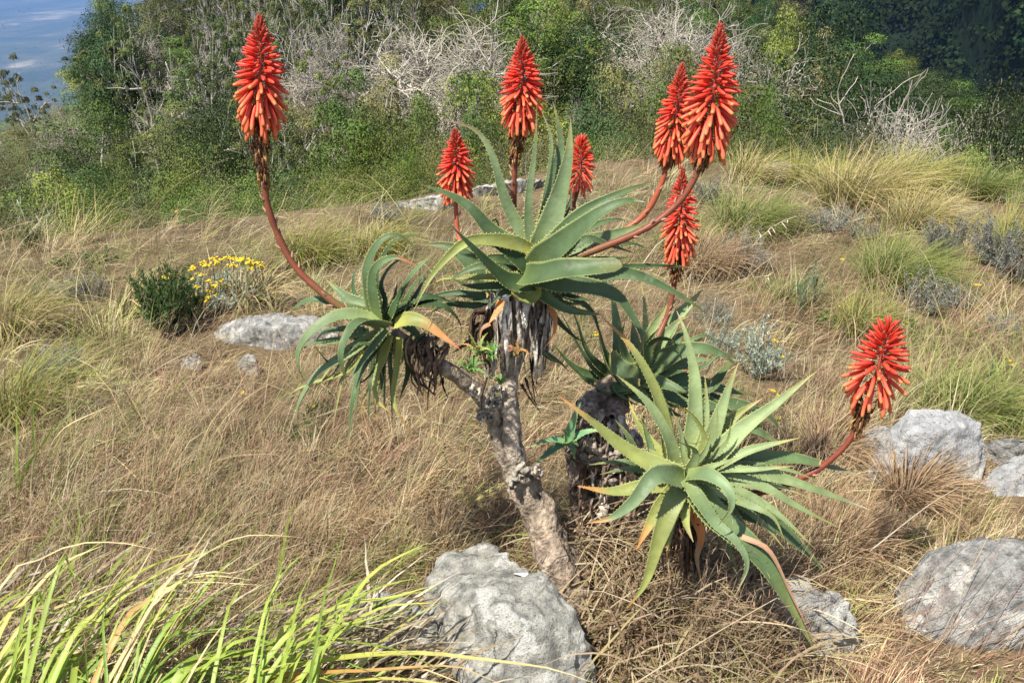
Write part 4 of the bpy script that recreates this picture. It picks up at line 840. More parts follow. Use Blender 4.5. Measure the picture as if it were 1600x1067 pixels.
# ---- front aloe, open rosette low down
gc = G(1062, 905)
ALC = thing('aloe', 'low open aloe rosette of pale toothed leaves with one drooping stalked flower', 'aloe', gc)
YC = 2.06; acc = Acc(); mc = px_m(gc)
bark_tube([P(1066, 925, gc.y), P(1066, 860, gc.y - .04), P(1070, 800, YC + .08), P(1072, 750, YC + .03)], np.array([26, 25, 26, 20]) * mc, acc=acc, col=(0.16, 0.12, 0.09), lump=0.4)
obj('stem', acc.mesh('stem', gc), MATS['bark'], ALC)
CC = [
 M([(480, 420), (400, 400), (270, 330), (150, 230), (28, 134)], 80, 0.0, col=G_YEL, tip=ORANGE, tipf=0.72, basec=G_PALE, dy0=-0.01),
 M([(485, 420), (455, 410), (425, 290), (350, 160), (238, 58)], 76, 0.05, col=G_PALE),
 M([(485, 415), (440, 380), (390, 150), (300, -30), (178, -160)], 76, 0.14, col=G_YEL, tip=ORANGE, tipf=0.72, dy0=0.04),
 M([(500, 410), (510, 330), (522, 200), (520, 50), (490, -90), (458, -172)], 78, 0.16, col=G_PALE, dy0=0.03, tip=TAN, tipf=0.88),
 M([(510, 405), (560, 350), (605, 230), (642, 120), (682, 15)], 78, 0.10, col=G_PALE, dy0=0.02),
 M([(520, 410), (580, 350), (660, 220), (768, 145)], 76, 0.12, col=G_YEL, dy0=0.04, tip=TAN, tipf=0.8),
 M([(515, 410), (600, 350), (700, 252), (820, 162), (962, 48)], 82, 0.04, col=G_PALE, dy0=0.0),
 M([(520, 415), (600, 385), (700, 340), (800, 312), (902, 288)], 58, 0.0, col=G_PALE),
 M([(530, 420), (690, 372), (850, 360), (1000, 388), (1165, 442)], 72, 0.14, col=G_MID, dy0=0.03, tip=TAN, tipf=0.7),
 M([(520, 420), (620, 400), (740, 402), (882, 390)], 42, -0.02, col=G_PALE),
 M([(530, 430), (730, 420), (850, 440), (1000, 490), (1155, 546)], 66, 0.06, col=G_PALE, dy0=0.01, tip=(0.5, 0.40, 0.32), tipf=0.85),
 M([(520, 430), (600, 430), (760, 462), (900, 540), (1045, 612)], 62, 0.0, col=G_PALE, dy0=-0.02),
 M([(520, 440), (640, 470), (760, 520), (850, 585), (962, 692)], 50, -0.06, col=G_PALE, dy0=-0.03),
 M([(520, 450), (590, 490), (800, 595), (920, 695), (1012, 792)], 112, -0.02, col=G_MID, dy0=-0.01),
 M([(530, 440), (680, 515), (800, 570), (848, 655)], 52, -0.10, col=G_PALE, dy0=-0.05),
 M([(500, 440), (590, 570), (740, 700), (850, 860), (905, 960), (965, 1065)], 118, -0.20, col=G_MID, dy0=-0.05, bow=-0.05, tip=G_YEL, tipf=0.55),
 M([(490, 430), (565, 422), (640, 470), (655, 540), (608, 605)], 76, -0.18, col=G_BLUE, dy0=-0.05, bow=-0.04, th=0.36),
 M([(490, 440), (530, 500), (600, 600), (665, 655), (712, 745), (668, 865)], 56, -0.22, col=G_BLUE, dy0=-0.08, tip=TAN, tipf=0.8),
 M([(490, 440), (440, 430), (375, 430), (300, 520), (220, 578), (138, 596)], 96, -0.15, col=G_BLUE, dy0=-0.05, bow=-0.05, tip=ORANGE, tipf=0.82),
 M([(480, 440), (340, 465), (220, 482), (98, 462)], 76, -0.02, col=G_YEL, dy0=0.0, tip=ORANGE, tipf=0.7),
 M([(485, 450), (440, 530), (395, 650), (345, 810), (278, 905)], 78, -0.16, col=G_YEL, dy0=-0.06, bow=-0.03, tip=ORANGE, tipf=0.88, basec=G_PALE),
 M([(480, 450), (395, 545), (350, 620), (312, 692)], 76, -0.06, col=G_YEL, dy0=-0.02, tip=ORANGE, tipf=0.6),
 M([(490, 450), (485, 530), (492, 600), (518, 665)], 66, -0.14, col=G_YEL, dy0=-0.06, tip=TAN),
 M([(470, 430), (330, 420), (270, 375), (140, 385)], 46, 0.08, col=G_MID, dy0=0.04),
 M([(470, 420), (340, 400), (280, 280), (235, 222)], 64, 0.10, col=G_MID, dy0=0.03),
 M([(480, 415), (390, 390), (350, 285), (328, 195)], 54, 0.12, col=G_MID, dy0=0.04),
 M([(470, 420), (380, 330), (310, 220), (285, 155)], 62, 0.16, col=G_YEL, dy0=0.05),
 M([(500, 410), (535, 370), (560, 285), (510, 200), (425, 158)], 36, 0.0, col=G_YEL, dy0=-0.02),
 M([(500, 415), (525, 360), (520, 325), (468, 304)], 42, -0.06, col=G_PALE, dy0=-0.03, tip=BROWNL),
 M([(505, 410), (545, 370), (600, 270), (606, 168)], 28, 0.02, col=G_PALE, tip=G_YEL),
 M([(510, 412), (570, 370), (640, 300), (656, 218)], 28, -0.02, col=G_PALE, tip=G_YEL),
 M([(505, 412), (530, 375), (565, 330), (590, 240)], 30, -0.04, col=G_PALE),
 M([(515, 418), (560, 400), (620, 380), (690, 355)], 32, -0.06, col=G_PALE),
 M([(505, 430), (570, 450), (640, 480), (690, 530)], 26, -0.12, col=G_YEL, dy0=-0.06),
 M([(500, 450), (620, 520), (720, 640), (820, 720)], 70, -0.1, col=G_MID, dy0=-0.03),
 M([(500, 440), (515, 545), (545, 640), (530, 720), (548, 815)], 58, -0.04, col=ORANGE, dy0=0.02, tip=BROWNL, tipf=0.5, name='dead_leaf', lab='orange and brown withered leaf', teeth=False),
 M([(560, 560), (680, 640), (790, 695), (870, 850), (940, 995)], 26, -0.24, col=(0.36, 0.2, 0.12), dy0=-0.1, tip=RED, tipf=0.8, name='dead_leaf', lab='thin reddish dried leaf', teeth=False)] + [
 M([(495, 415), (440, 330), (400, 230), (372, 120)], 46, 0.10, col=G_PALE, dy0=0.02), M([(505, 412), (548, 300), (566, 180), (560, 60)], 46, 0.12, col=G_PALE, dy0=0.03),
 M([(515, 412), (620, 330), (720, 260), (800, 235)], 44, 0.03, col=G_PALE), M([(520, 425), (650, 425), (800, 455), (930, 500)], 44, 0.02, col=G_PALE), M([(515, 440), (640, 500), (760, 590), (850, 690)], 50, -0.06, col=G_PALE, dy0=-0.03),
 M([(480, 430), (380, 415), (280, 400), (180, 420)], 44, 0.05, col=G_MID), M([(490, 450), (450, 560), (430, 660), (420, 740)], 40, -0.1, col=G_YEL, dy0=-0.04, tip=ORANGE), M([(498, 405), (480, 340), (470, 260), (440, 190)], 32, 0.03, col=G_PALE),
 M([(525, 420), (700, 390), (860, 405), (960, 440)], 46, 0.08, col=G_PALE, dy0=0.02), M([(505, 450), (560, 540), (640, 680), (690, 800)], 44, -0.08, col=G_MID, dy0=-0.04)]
build_leaves(ALC, 'C', YC, (0.12, -0.62, 0.78), CC)
for k in range(30):
    x0 = rng.uniform(1035, 1105); y0 = rng.uniform(790, 840); l = rng.uniform(30, 85)
    dead_strip(ALC, [P(x0, y0 - 20, YC + .04), P(x0 + rng.normal(0, 4), y0, YC + .0), P(x0 + rng.normal(0, 6), y0 + l * .6, YC + .0), P(x0 + rng.normal(0, 10), y0 + l, YC + .03)], rng.uniform(0.01, 0.024), [(0.12, 0.08, 0.055), (0.2, 0.13, 0.085), (0.08, 0.05, 0.04)][k % 3])
flower_spike(ALC, [(1075, 755, YC), (1180, 770, YC + .06), (1262, 742, YC + .1), (1305, 712, YC + .1), (1332, 680, YC + .1)], 60, [(1356, 625, YC + .1), (1388, 512, YC + .12)], 50, 60, N=100, srad=6.0, finished=True, stalk_col=(0.24, 0.06, 0.035))

# ------------------------------------------------------------------ rocks
def rock_mat(name, base, light, dark, lich, yell=0.0, sc=1.0):
    def f(n, N, L, b):
        tc = N.new('ShaderNodeTexCoord')
        def nz(s, d=8, ro=0.62):
            q = N.new('ShaderNodeTexNoise'); q.inputs['Scale'].default_value = s * sc; q.inputs['Detail'].default_value = d; q.inputs['Roughness'].default_value = ro
            L.new(tc.outputs['Object'], q.inputs[0]); return q.outputs[0]
        a = nz(16); c = nz(5.5, 6); e = nz(95, 4, 0.7); h = nz(34, 6, 0.7)
        r1 = ramp(N, [(0.36, dark), (0.5, base), (0.64, light)]); L.new(a, r1.inputs[0])
        def mixc(fac_src, lo, hi, A, Bc, mode='MIX', amt=1.0):
            mr = N.new('ShaderNodeMapRange'); mr.inputs[1].default_value = lo; mr.inputs[2].default_value = hi; mr.inputs[4].default_value = amt; L.new(fac_src, mr.inputs[0])
            m = N.new('ShaderNodeMix'); m.data_type = 'RGBA'; m.blend_type = mode; L.new(mr.outputs[0], m.inputs[0])
            L.new(A, m.inputs[6])
            if isinstance(Bc, tuple): m.inputs[7].default_value = (*Bc, 1)
            else: L.new(Bc, m.inputs[7])
            return m.outputs[2]
        col = mixc(c, lich, lich + 0.035, r1.outputs[0], (0.62, 0.61, 0.56), amt=0.85)
        col = mixc(h, 0.60, 0.66, col, (0.46, 0.45, 0.30), amt=yell)
        col = mixc(e, 0.56, 0.66, col, (0.07, 0.07, 0.065), amt=0.75)
        col = mixc(h, 0.36, 0.30, col, (0.08, 0.085, 0.08), amt=0.7)
        L.new(col, b.inputs['Base Color']); b.inputs['Roughness'].default_value = 0.92; b.inputs['Specular IOR Level'].default_value = 0.15
        ad = N.new('ShaderNodeMath'); ad.operation = 'ADD'; L.new(h, ad.inputs[0]); L.new(e, ad.inputs[1])
        bp = N.new('ShaderNodeBump'); bp.inputs['Strength'].default_value = 0.9; bp.inputs['Distance'].default_value = 0.012; L.new(ad.outputs[0], bp.inputs['Height']); L.new(bp.outputs[0], b.inputs['Normal'])
    return surf(name, f)
rock_mat('rock_speckled', (0.36, 0.35, 0.31), (0.52, 0.505, 0.45), (0.20, 0.197, 0.18), 0.55, 0.7, 1.8)
rock_mat('rock_blue', (0.37, 0.372, 0.37), (0.46, 0.46, 0.455), (0.27, 0.27, 0.27), 0.56, 0.0, 1.0)
rock_mat('rock_lichen', (0.42, 0.41, 0.375), (0.58, 0.57, 0.52), (0.17, 0.165, 0.155), 0.47, 0.3, 1.8)
rock_mat('rock_dark', (0.33, 0.325, 0.305), (0.47, 0.46, 0.43), (0.17, 0.168, 0.16), 0.55, 0.25, 2.0)
ROCKS = []
def H(px, py, h):
    d = ray(px, py); t = -CAMZ / d.z * 0.8
    for _ in range(80):
        x, y = d.x * t, d.y * t; t += ((CAMZ + d.z * t) - gz(x, y) - h) / (-d.z) * 0.5; t = min(t, (float(brow_r(math.atan2(x, y))) - 0.25) / math.hypot(d.x, d.y))
    return Vector((d.x * t, d.y * t, gz(d.x * t, d.y * t) + h))
def rock(pts, mat, label, rough=1.0, name='boulder', levels=3, sm=2, seed=0, group=None, spots=None):
    bm = bmesh.new(); P3 = [H(*q) for q in pts]; c = sum(P3, Vector()) / len(P3); base = Vector((c.x, c.y, gz(c.x, c.y)))
    for q in P3:
        bm.verts.new(q); k = c + (q - c) * 0.96; bm.verts.new((k.x, k.y, gz(k.x, k.y) - 0.10))
    r = bmesh.ops.convex_hull(bm, input=bm.verts); bmesh.ops.delete(bm, geom=list({e for e in r['geom_interior'] + r['geom_unused'] if isinstance(e, bmesh.types.BMVert)}), context='VERTS')
    bmesh.ops.triangulate(bm, faces=bm.faces)
    size = max((q - c).length for q in P3); ROCKS.append((base.x, base.y, sorted(math.hypot(q.x - c.x, q.y - c.y) for q in P3)[len(P3) * 2 // 3]))
    for lv in range(levels + 2):
        lim = size * 2.2 / (4 * 2 ** lv); es = [e for e in bm.edges if e.calc_length() > lim]
        if es and len(bm.verts) < 2600: bmesh.ops.subdivide_edges(bm, edges=es, cuts=1, use_grid_fill=False); bmesh.ops.triangulate(bm, faces=bm.faces)
        if 0 < lv < sm: bmesh.ops.smooth_vert(bm, verts=bm.verts, factor=0.3, use_axis_x=True, use_axis_y=True, use_axis_z=True)
    bm.normal_update(); o3 = Vector((seed * 3.1, seed * 1.7, 0))
    for v in bm.verts:
        q = (v.co - base)
        n1 = mnoise.fractal(q / size * 2.2 + o3, 0.9, 2.0, 6); n2 = mnoise.ridged_multi_fractal(q / size * 3 + o3, 0.9, 2.0, 4, 1.0, 2.0) - 1.0; n3 = mnoise.noise(q * 55)
        v.co += v.normal * (size * 0.06 * rough * n1 - size * 0.06 * rough * max(n2, 0) + 0.0022 * rough * n3)
    for v in bm.verts: v.co -= base
    me = bpy.data.meshes.new(name); bm.to_mesh(me); bm.free()
    for p in me.polygons: p.use_smooth = True
    me.materials.append(MATS[mat])
    return tag(obj(name, me, None, None, base), label, 'rock', group)
rock([(655, 893, .05), (700, 863, .10), (760, 848, .12), (812, 868, .17), (850, 898, .20), (872, 915, .20), (925, 985, .15), (946, 1030, .08), (940, 1085, 0), (770, 950, .21), (850, 960, .20), (700, 930, .14), (680, 1010, .02), (760, 1100, .04), (870, 1100, .04)],
     'rock_speckled', 'large speckled grey boulder at the foot of the branching aloe trunk', seed=1)
rock([(490, 955, .02), (540, 932, .06), (600, 922, .10), (650, 940, .11), (690, 975, .06), (575, 1015, 0), (650, 1025, 0)], 'rock_dark', 'low dark boulder half hidden by long grass leaves', seed=2)
rock([(1192, 935, .09), (1228, 900, .15), (1265, 906, .16), (1304, 926, .16), (1345, 966, .10), (1338, 1012, .02), (1290, 1032, 0), (1208, 1012, 0), (1195, 965, .05), (1270, 950, .14)], 'rock_lichen', 'rough white lichen-crusted rock under a hanging aloe leaf', rough=1.7, seed=3, sm=1)
rock([(1395, 920, .05), (1445, 852, .15), (1510, 836, .19), (1575, 834, .20), (1650, 850, .18), (1720, 950, .05), (1660, 1015, 0), (1500, 1015, 0), (1410, 985, .0), (1600, 880, .20), (1480, 880, .17)], 'rock_dark', 'big dark grey boulder behind wispy reddish grass stems', seed=4)
rock([(1352, 742, .02), (1368, 700, .09), (1398, 660, .17), (1420, 640, .20), (1460, 640, .21), (1500, 640, .21), (1532, 660, .18), (1543, 715, .06), (1534, 752, 0), (1375, 764, 0), (1470, 672, .19), (1420, 676, .18)], 'rock_blue', 'smooth blue-grey boulder standing in dry grass', rough=0.6, seed=5, sm=1)
rock([(1354, 705, .05), (1352, 672, .13), (1372, 664, .15), (1404, 668, .15), (1402, 705, .06), (1358, 724, .0), (1385, 690, .13)], 'rock_lichen', 'small white lichen-covered rock leaning on the blue-grey boulder', rough=0.8, seed=6, sm=1)
rock([(1530, 752, .02), (1570, 716, .10), (1620, 703, .12), (1690, 720, .10), (1670, 778, 0), (1560, 776, 0)], 'rock_blue', 'low grey boulder beside the blue-grey boulder, grass growing over it', rough=0.7, seed=7)
rock([(1530, 690, .05), (1560, 682, .1), (1610, 683, .12), (1640, 700, .08), (1550, 708, .0), (1620, 712, 0)], 'rock_dark', 'narrow dark slab of rock behind the grey boulders', seed=8)
rock([(330, 518, .02), (368, 490, .1), (430, 482, .13), (490, 488, .13), (540, 512, .08), (490, 545, 0), (380, 540, 0), (430, 510, .12)], 'rock_dark', 'flat weathered grey rock slab beside the dark green shrub', seed=9)
rock([(280, 562, .04), (300, 549, .09), (314, 555, .07), (288, 573, 0), (311, 571, 0)], 'rock_lichen', 'small white stone half buried in dry grass', seed=10)
rock([(368, 568, .04), (384, 549, .1), (401, 557, .09), (408, 580, 0), (374, 584, 0)], 'rock_speckled', 'small grey stone in dry grass near the flat slab', seed=11)
rock([(610, 316, 0), (640, 312, .08), (690, 306, .12), (722, 300, .10), (690, 316, 0), (640, 322, 0)], 'rock_speckled', 'pale rock slab on the brow nearest the forest bushes', seed=12)
rock([(700, 300, .02), (745, 290, .10), (800, 284, .12), (850, 276, .10), (870, 280, 0), (740, 306, 0)], 'rock_speckled', 'long pale rock ledge on the brow behind the middle rosette', seed=13)
rock([(1180, 258, 0), (1215, 252, .18), (1260, 254, .2), (1300, 266, .14), (1290, 274, 0), (1200, 268, 0)], 'rock_blue', 'grey rock ledge on the brow among green tussocks', seed=14)
# ---- white lichen spot on the large boulder
def lichen_spot(px, py, h, r, parent):
    c = H(px, py, h); v = []; n = 18
    dg = bpy.context.evaluated_depsgraph_get(); inv = parent.matrix_basis.inverted()
    for k in range(n):
        a = k / n * 6.283; q = c + Vector((math.cos(a) * r * 1.5, math.sin(a) * r * (0.9 + 0.15 * math.sin(3 * a)), 0)); v.append(q)
    v.append(c); out = []
    for q in v:
        ok, loc, nr, _ = parent.ray_cast(inv @ (q + Vector((0, 0, 1))), Vector((0, 0, -1)))
        out.append((loc + nr * 0.003) if ok else (inv @ q))
    me = bpy.data.meshes.new('lichen_spot'); me.from_pydata([tuple(q) for q in out], [], [(k, (k + 1) % n, n) for k in range(n)]); me.update()
    me.color_attributes.new('Col', 'FLOAT_COLOR', 'POINT').data.foreach_set('color', [0.8, 0.8, 0.76, 1.0] * len(out))
    return obj('lichen_spot', me, MATS['dead_leaf'], parent)
bpy.context.view_layer.update()
lichen_spot(815, 886, .19, 0.013, bpy.data.objects['boulder'])

# ------------------------------------------------------------------ grass
for px, py, rr_ in [(1468, 405, .16), (1550, 420, .18), (1585, 445, .18), (1440, 494, .18), (1162, 430, .16), (75, 606, .13), (1180, 596, .12), (262, 526, .14), (1495, 356, .16), (1290, 364, .16), (880, 945, 0.10), (915, 900, 0.08), (1065, 910, 0.08), (940, 870, 0.10)]: q = G(px, py); ROCKS.append((q.x, q.y, rr_))
def clear(x, y):
    """keep factor and length factor of grass near rocks and stems"""
    k = np.ones(len(x)); l = np.ones(len(x))
    for rx, ry, r_ in ROCKS:
        d = np.hypot(x - rx, y - ry); k = np.where(d < r_ * 0.8, 0, k)
        fr = np.hypot(x - rx * (1 - r_ / max(ry, .1)), y - (ry - r_)); l = np.minimum(l, np.clip((np.minimum(d, fr) - r_ * 0.55) / ((1.1 if ry < 3.0 else 0.5) * r_ + 0.05), 0.2 if ry < 3.0 else 0.4, 1))
    return k > 0, l
def blades(px_, py_, pz_, phi, L, w, el0, bend, ns, cb, ct, twist=0.4, r=rng):
    """ribbon blades: base points, heading, length, width, start elevation and total bend; base and tip colours"""
    n = len(px_); a = np.arange(ns + 1) / ns
    el = el0[:, None] - bend[:, None] * a[None]; hx, hy = np.cos(phi)[:, None], np.sin(phi)[:, None]
    st = (L / ns)[:, None]; zc = np.zeros((n, 1))
    X = np.concatenate([zc, np.cumsum(np.cos(el[:, :-1]) * st, 1)], 1); Zz = np.concatenate([zc, np.cumsum(np.sin(el[:, :-1]) * st, 1)], 1)
    sway = np.cumsum(r.normal(0, 0.05, (n, ns + 1)) * st, 1)
    C = np.stack([px_[:, None] + X * hx - sway * hy, py_[:, None] + X * hy + sway * hx, pz_[:, None] + Zz], -1)
    ta = r.normal(0, twist, (n, 1)) + r.normal(0, twist, (n, 1)) * a[None]
    nx = -np.sin(el); sx = np.stack([-hy * np.cos(ta) + nx * hx * np.sin(ta), hx * np.cos(ta) + nx * hy * np.sin(ta), np.cos(el) * np.sin(ta)], -1)
    wd = (w * 0.5)[:, None] * np.minimum(1, 0.65 + a * 2)[None] * np.clip(1 - a[None] ** 2.2, 0.04, 1)
    V = np.stack([C - sx * wd[..., None], C + sx * wd[..., None]], 2)        # n, ns+1, 2, 3
    b = (np.arange(n) * (ns + 1) * 2)[:, None] + (np.arange(ns) * 2)[None]
    Q = np.stack([b, b + 1, b + 3, b + 2], -1).reshape(-1, 4)
    col = cb[:, None] * (1 - a[None, :, None]) + ct[:, None] * a[None, :, None]
    return V.reshape(-1, 3), Q, np.repeat(col[:, :, None], 2, axis=2).reshape(-1, 3)
PAL = {0: [(0.42, 0.305, 0.165), (0.50, 0.385, 0.215), (0.31, 0.21, 0.11), (0.58, 0.47, 0.28), (0.39, 0.26, 0.145)],            # brown
       1: [(0.52, 0.43, 0.235), (0.58, 0.50, 0.30), (0.45, 0.36, 0.17), (0.62, 0.56, 0.38)],                                   # straw
       2: [(0.22, 0.28, 0.065), (0.30, 0.34, 0.09), (0.16, 0.23, 0.055), (0.40, 0.38, 0.14), (0.26, 0.30, 0.10)],                # green
       3: [(0.29, 0.15, 0.10), (0.36, 0.21, 0.14), (0.24, 0.13, 0.085), (0.42, 0.29, 0.19)]}                                     # reddish
PAL = {k: np.array(v) for k, v in PAL.items()}
# (px, py, rx, ry, brown, straw, green, red)
ZON = [(250, 372, 330, 34, 4, 5, 1, 0.6), (480, 370, 170, 60, 1.5, 3, 3.6, 0), (60, 560, 130, 130, 0.8, 2.2, 3.5, 0), (40, 420, 120, 60, 2, 2, 1, 0.5), (190, 440, 90, 50, 1, 0.8, 2.4, 0.3),
       (520, 720, 300, 130, 4, 2.0, 0.25, 1.2), (300, 620, 160, 70, 3, 2, 0.8, 1.0), (200, 700, 150, 90, 1.5, 3.2, 1.2, 0.3), (690, 690, 130, 100, 3, 3, 0.4, 0.8), (1370, 300, 260, 55, 0.5, 3, 4, 0), (1160, 300, 110, 60, 0.8, 3, 3, 0),
       (970, 245, 90, 20, 4, 2, 0, 1.5), (1200, 460, 90, 90, 3.5, 1.5, 0.8, 1.2), (1380, 420, 120, 60, 1.5, 1, 3.2, 0.4), (1550, 450, 120, 80, 2.0, 1.2, 1.2, 0.6), (1250, 620, 90, 80, 3.0, 2.2, 0.5, 1.4), (1480, 590, 140, 60, 1.6, 1.2, 2.6, 0.6),
       (1400, 830, 220, 80, 3, 3, 0.5, 1.0), (1480, 1040, 260, 50, 2, 1, 0.2, 4), (1080, 980, 130, 90, 3, 3, 0.4, 0.8), (300, 950, 330, 110, 3, 2.5, 0.5, 1.0), (60, 340, 120, 14, 2, 1, 0.4, 2.5), (850, 620, 160, 120, 2.5, 2.5, 0.5, 0.6), (640, 380, 120, 60, 1.5, 2.5, 2.2, 0)]
def zone(px, py):
    w = np.zeros((len(px), 4)) + np.array([0.26, 0.26, 0.16, 0.06])
    for zx, zy, rx, ry, *q in ZON:
        g = np.exp(-((px - zx) / rx) ** 2 - ((py - zy) / ry) ** 2); w += g[:, None] * np.array(q)
    return w / w.sum(1, keepdims=True)
def patch(x, y, s): return np.sin(x * s + 1.3 * np.sin(y * s * 0.7)) * np.cos(y * s * 1.1 + 0.8 * np.sin(x * s * 1.3))
def grass_field(name, n, label, lenk=(0.08, 0.27), wk=(0.0011, 0.0030), ns=3, ymax=1210, seed=1, el=(0.25, 1.45), pw=1.0, flat=False, tuft=26, single=0.3):
    """grass in tufts: each tuft has its own kind, colour, lean and height"""
    r = np.random.default_rng(seed); nt_ = int(n * (1 - single) / tuft); ns_ = int(n * single); m0 = nt_ + ns_
    px = r.uniform(-400, 2010, m0); lo = np.interp(px, [a for a, _ in BROW], [b for _, b in BROW]) + 12; py = lo + (ymax - lo) * r.random(m0) ** pw
    x, y = G_np(px, py); wt = zone(px, py); cs = np.cumsum(wt, 1); typ = (r.random(m0)[:, None] > cs).sum(1).clip(0, 3)
    phi0 = r.normal(0.15, 0.75, m0) + 0.5 * patch(x, y, 1.4); phi0[r.random(m0) < 0.15] += np.pi; lk = r.uniform(*lenk, m0) * (1 + 0.35 * patch(x, y, 2.1)); br = r.uniform(0.68, 1.28, m0)
    rep = np.concatenate([r.integers(tuft // 2, tuft * 3 // 2, nt_), np.ones(ns_, int)]); ix = np.repeat(np.arange(m0), rep); n = len(ix)
    isT = ix < nt_; a = r.uniform(0, 2 * np.pi, n); q = np.where(isT, np.abs(r.normal(0, 1, n)) * (0.012 + 0.006 * np.hypot(x, y)[ix]), 0)
    x, y, px, py, typ = x[ix] + np.cos(a) * q, y[ix] + np.sin(a) * q, px[ix], py[ix], typ[ix]; z = height(x, y)
    phi = np.where(isT, np.arctan2(np.sin(phi0[ix]) * 1.3 + np.sin(a) * 0.8, np.cos(phi0[ix]) * 1.3 + np.cos(a) * 0.8), phi0[ix]) + r.normal(0, 0.25, n)
    kp, lf_ = clear(x, y); ok = (np.hypot(x, y) < 15.5) & (y > 0.5) & kp
    x, y, z, px, py, typ, phi, lf_, ix = [v[ok] for v in (x, y, z, px, py, typ, phi, lf_, ix)]; n = len(x)
    lf_ = lf_ * np.where((px < 660) & (py > 880), 0.6, 1.0)
    c = np.zeros((n, 3))
    for k in range(4):
        m = typ == k; c[m] = PAL[k][r.integers(0, len(PAL[k]), m.sum())]
    c *= r.uniform(0.75, 1.2, (n, 1)) * (br[ix] * (1.06 + 0.2 * patch(x, y, 3.3)))[:, None]
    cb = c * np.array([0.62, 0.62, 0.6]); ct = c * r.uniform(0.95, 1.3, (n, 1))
    g = typ == 2; ct[g] = ct[g] * 0.8 + np.array([0.48, 0.40, 0.16]) * 0.4 * r.random((g.sum(), 1))
    L = lk[ix] * r.uniform(0.55, 1.25, n) * np.where(typ == 2, 1.15, 1.0) * lf_ * np.interp(np.hypot(x, y), [1.5, 3, 5, 8], [0.75, 0.9, 1.15, 1.6])
    dist = np.hypot(x, y); w = np.maximum(r.uniform(*wk, n) * np.where(typ == 2, 1.25, 1), dist * 0.00042 * r.uniform(0.7, 1.3, n))
    el0 = r.uniform(*el, n); bend = r.uniform(0.2, 1.7, n) * np.where(typ == 0, 0.8, 1)
    if flat: el0 = r.uniform(0.0, 0.45, n); bend = r.uniform(-0.2, 0.5, n)
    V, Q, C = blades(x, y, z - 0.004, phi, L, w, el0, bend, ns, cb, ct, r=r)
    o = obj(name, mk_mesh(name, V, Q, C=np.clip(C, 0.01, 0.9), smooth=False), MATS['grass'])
    return tag(o, label, 'grass', kind='stuff')
grass_field('dry_grass', 126000, 'fine dry brown and straw-coloured grass covering the hillside', seed=3, pw=0.85)
grass_field('grass_thatch', 42000, 'flattened straw thatch lying on the hillside soil', lenk=(0.08, 0.26), wk=(0.0015, 0.0035), ns=3, seed=4, flat=True, pw=0.9)
grass_field('straw_strands', 5200, 'long pale straw strands arching over the dry grass', lenk=(0.22, 0.44), wk=(0.0028, 0.0050), ns=5, seed=8, el=(0.2, 1.1), tuft=7, single=0.3)
# fine reddish seed heads haze over the dry parts
def seed_stems(n, seed):
    r = np.random.default_rng(seed); px = r.uniform(-200, 1800, n); lo = np.interp(px, [a for a, _ in BROW], [b for _, b in BROW]) + 14; py = lo + (1130 - lo) * r.random(n)
    x, y = G_np(px, py); z = height(x, y); wt = zone(px, py); ok = (r.random(n) < wt[:, 0] + wt[:, 3] * 1.5 + 0.4 * wt[:, 1]) & (np.hypot(x, y) < 14) & clear(x, y)[0] & (clear(x, y)[1] > 0.6); x, y, z = x[ok], y[ok], z[ok]; n = len(x)
    c = np.array([(0.36, 0.25, 0.16), (0.44, 0.33, 0.21), (0.30, 0.17, 0.115)])[r.integers(0, 3, n)] * r.uniform(0.8, 1.2, (n, 1))
    phi = r.normal(0.2, 0.8, n); el0 = r.uniform(0.8, 1.5, n); L = r.uniform(0.25, 0.52, n); w = np.maximum(0.0011, np.hypot(x, y) * 0.0003) * np.ones(n); bend = r.uniform(0.1, 0.9, n)
    V, Q, C = blades(x, y, z, phi, L, w, el0, bend, 5, c * 0.8, c, r=r); tips = V.reshape(n, 6, 2, 3)[:, 3:, 0]
    m = 5; k = r.integers(0, 3, (n, m)); f = r.random((n, m, 1)); s = tips[np.arange(n)[:, None], np.minimum(k, 1)] * (1 - f) + tips[np.arange(n)[:, None], np.minimum(k, 1) + 1] * f
    s = s.reshape(-1, 3); q = len(s); ph2 = r.uniform(0, 6.28, q); wv = np.repeat(np.maximum(0.0014, np.hypot(x, y) * 0.00035), m)
    V2, Q2, C2 = blades(s[:, 0], s[:, 1], s[:, 2], ph2, r.uniform(0.012, 0.03, q), wv, r.uniform(0.2, 1.3, q), r.uniform(0, 1, q), 2, np.repeat(c, m, 0), np.repeat(c * 1.15, m, 0), r=r)
    V = np.vstack([V, V2]); Q = np.vstack([Q, Q2 + n * 12]); C = np.vstack([C, C2])
    tag(obj('seed_grass', mk_mesh('seed_grass', V, Q, C=np.clip(C, 0, 0.9), smooth=False), MATS['grass']), 'wispy brown seed-head grass over the dry slope', 'grass', kind='stuff')
seed_stems(9500, 9)
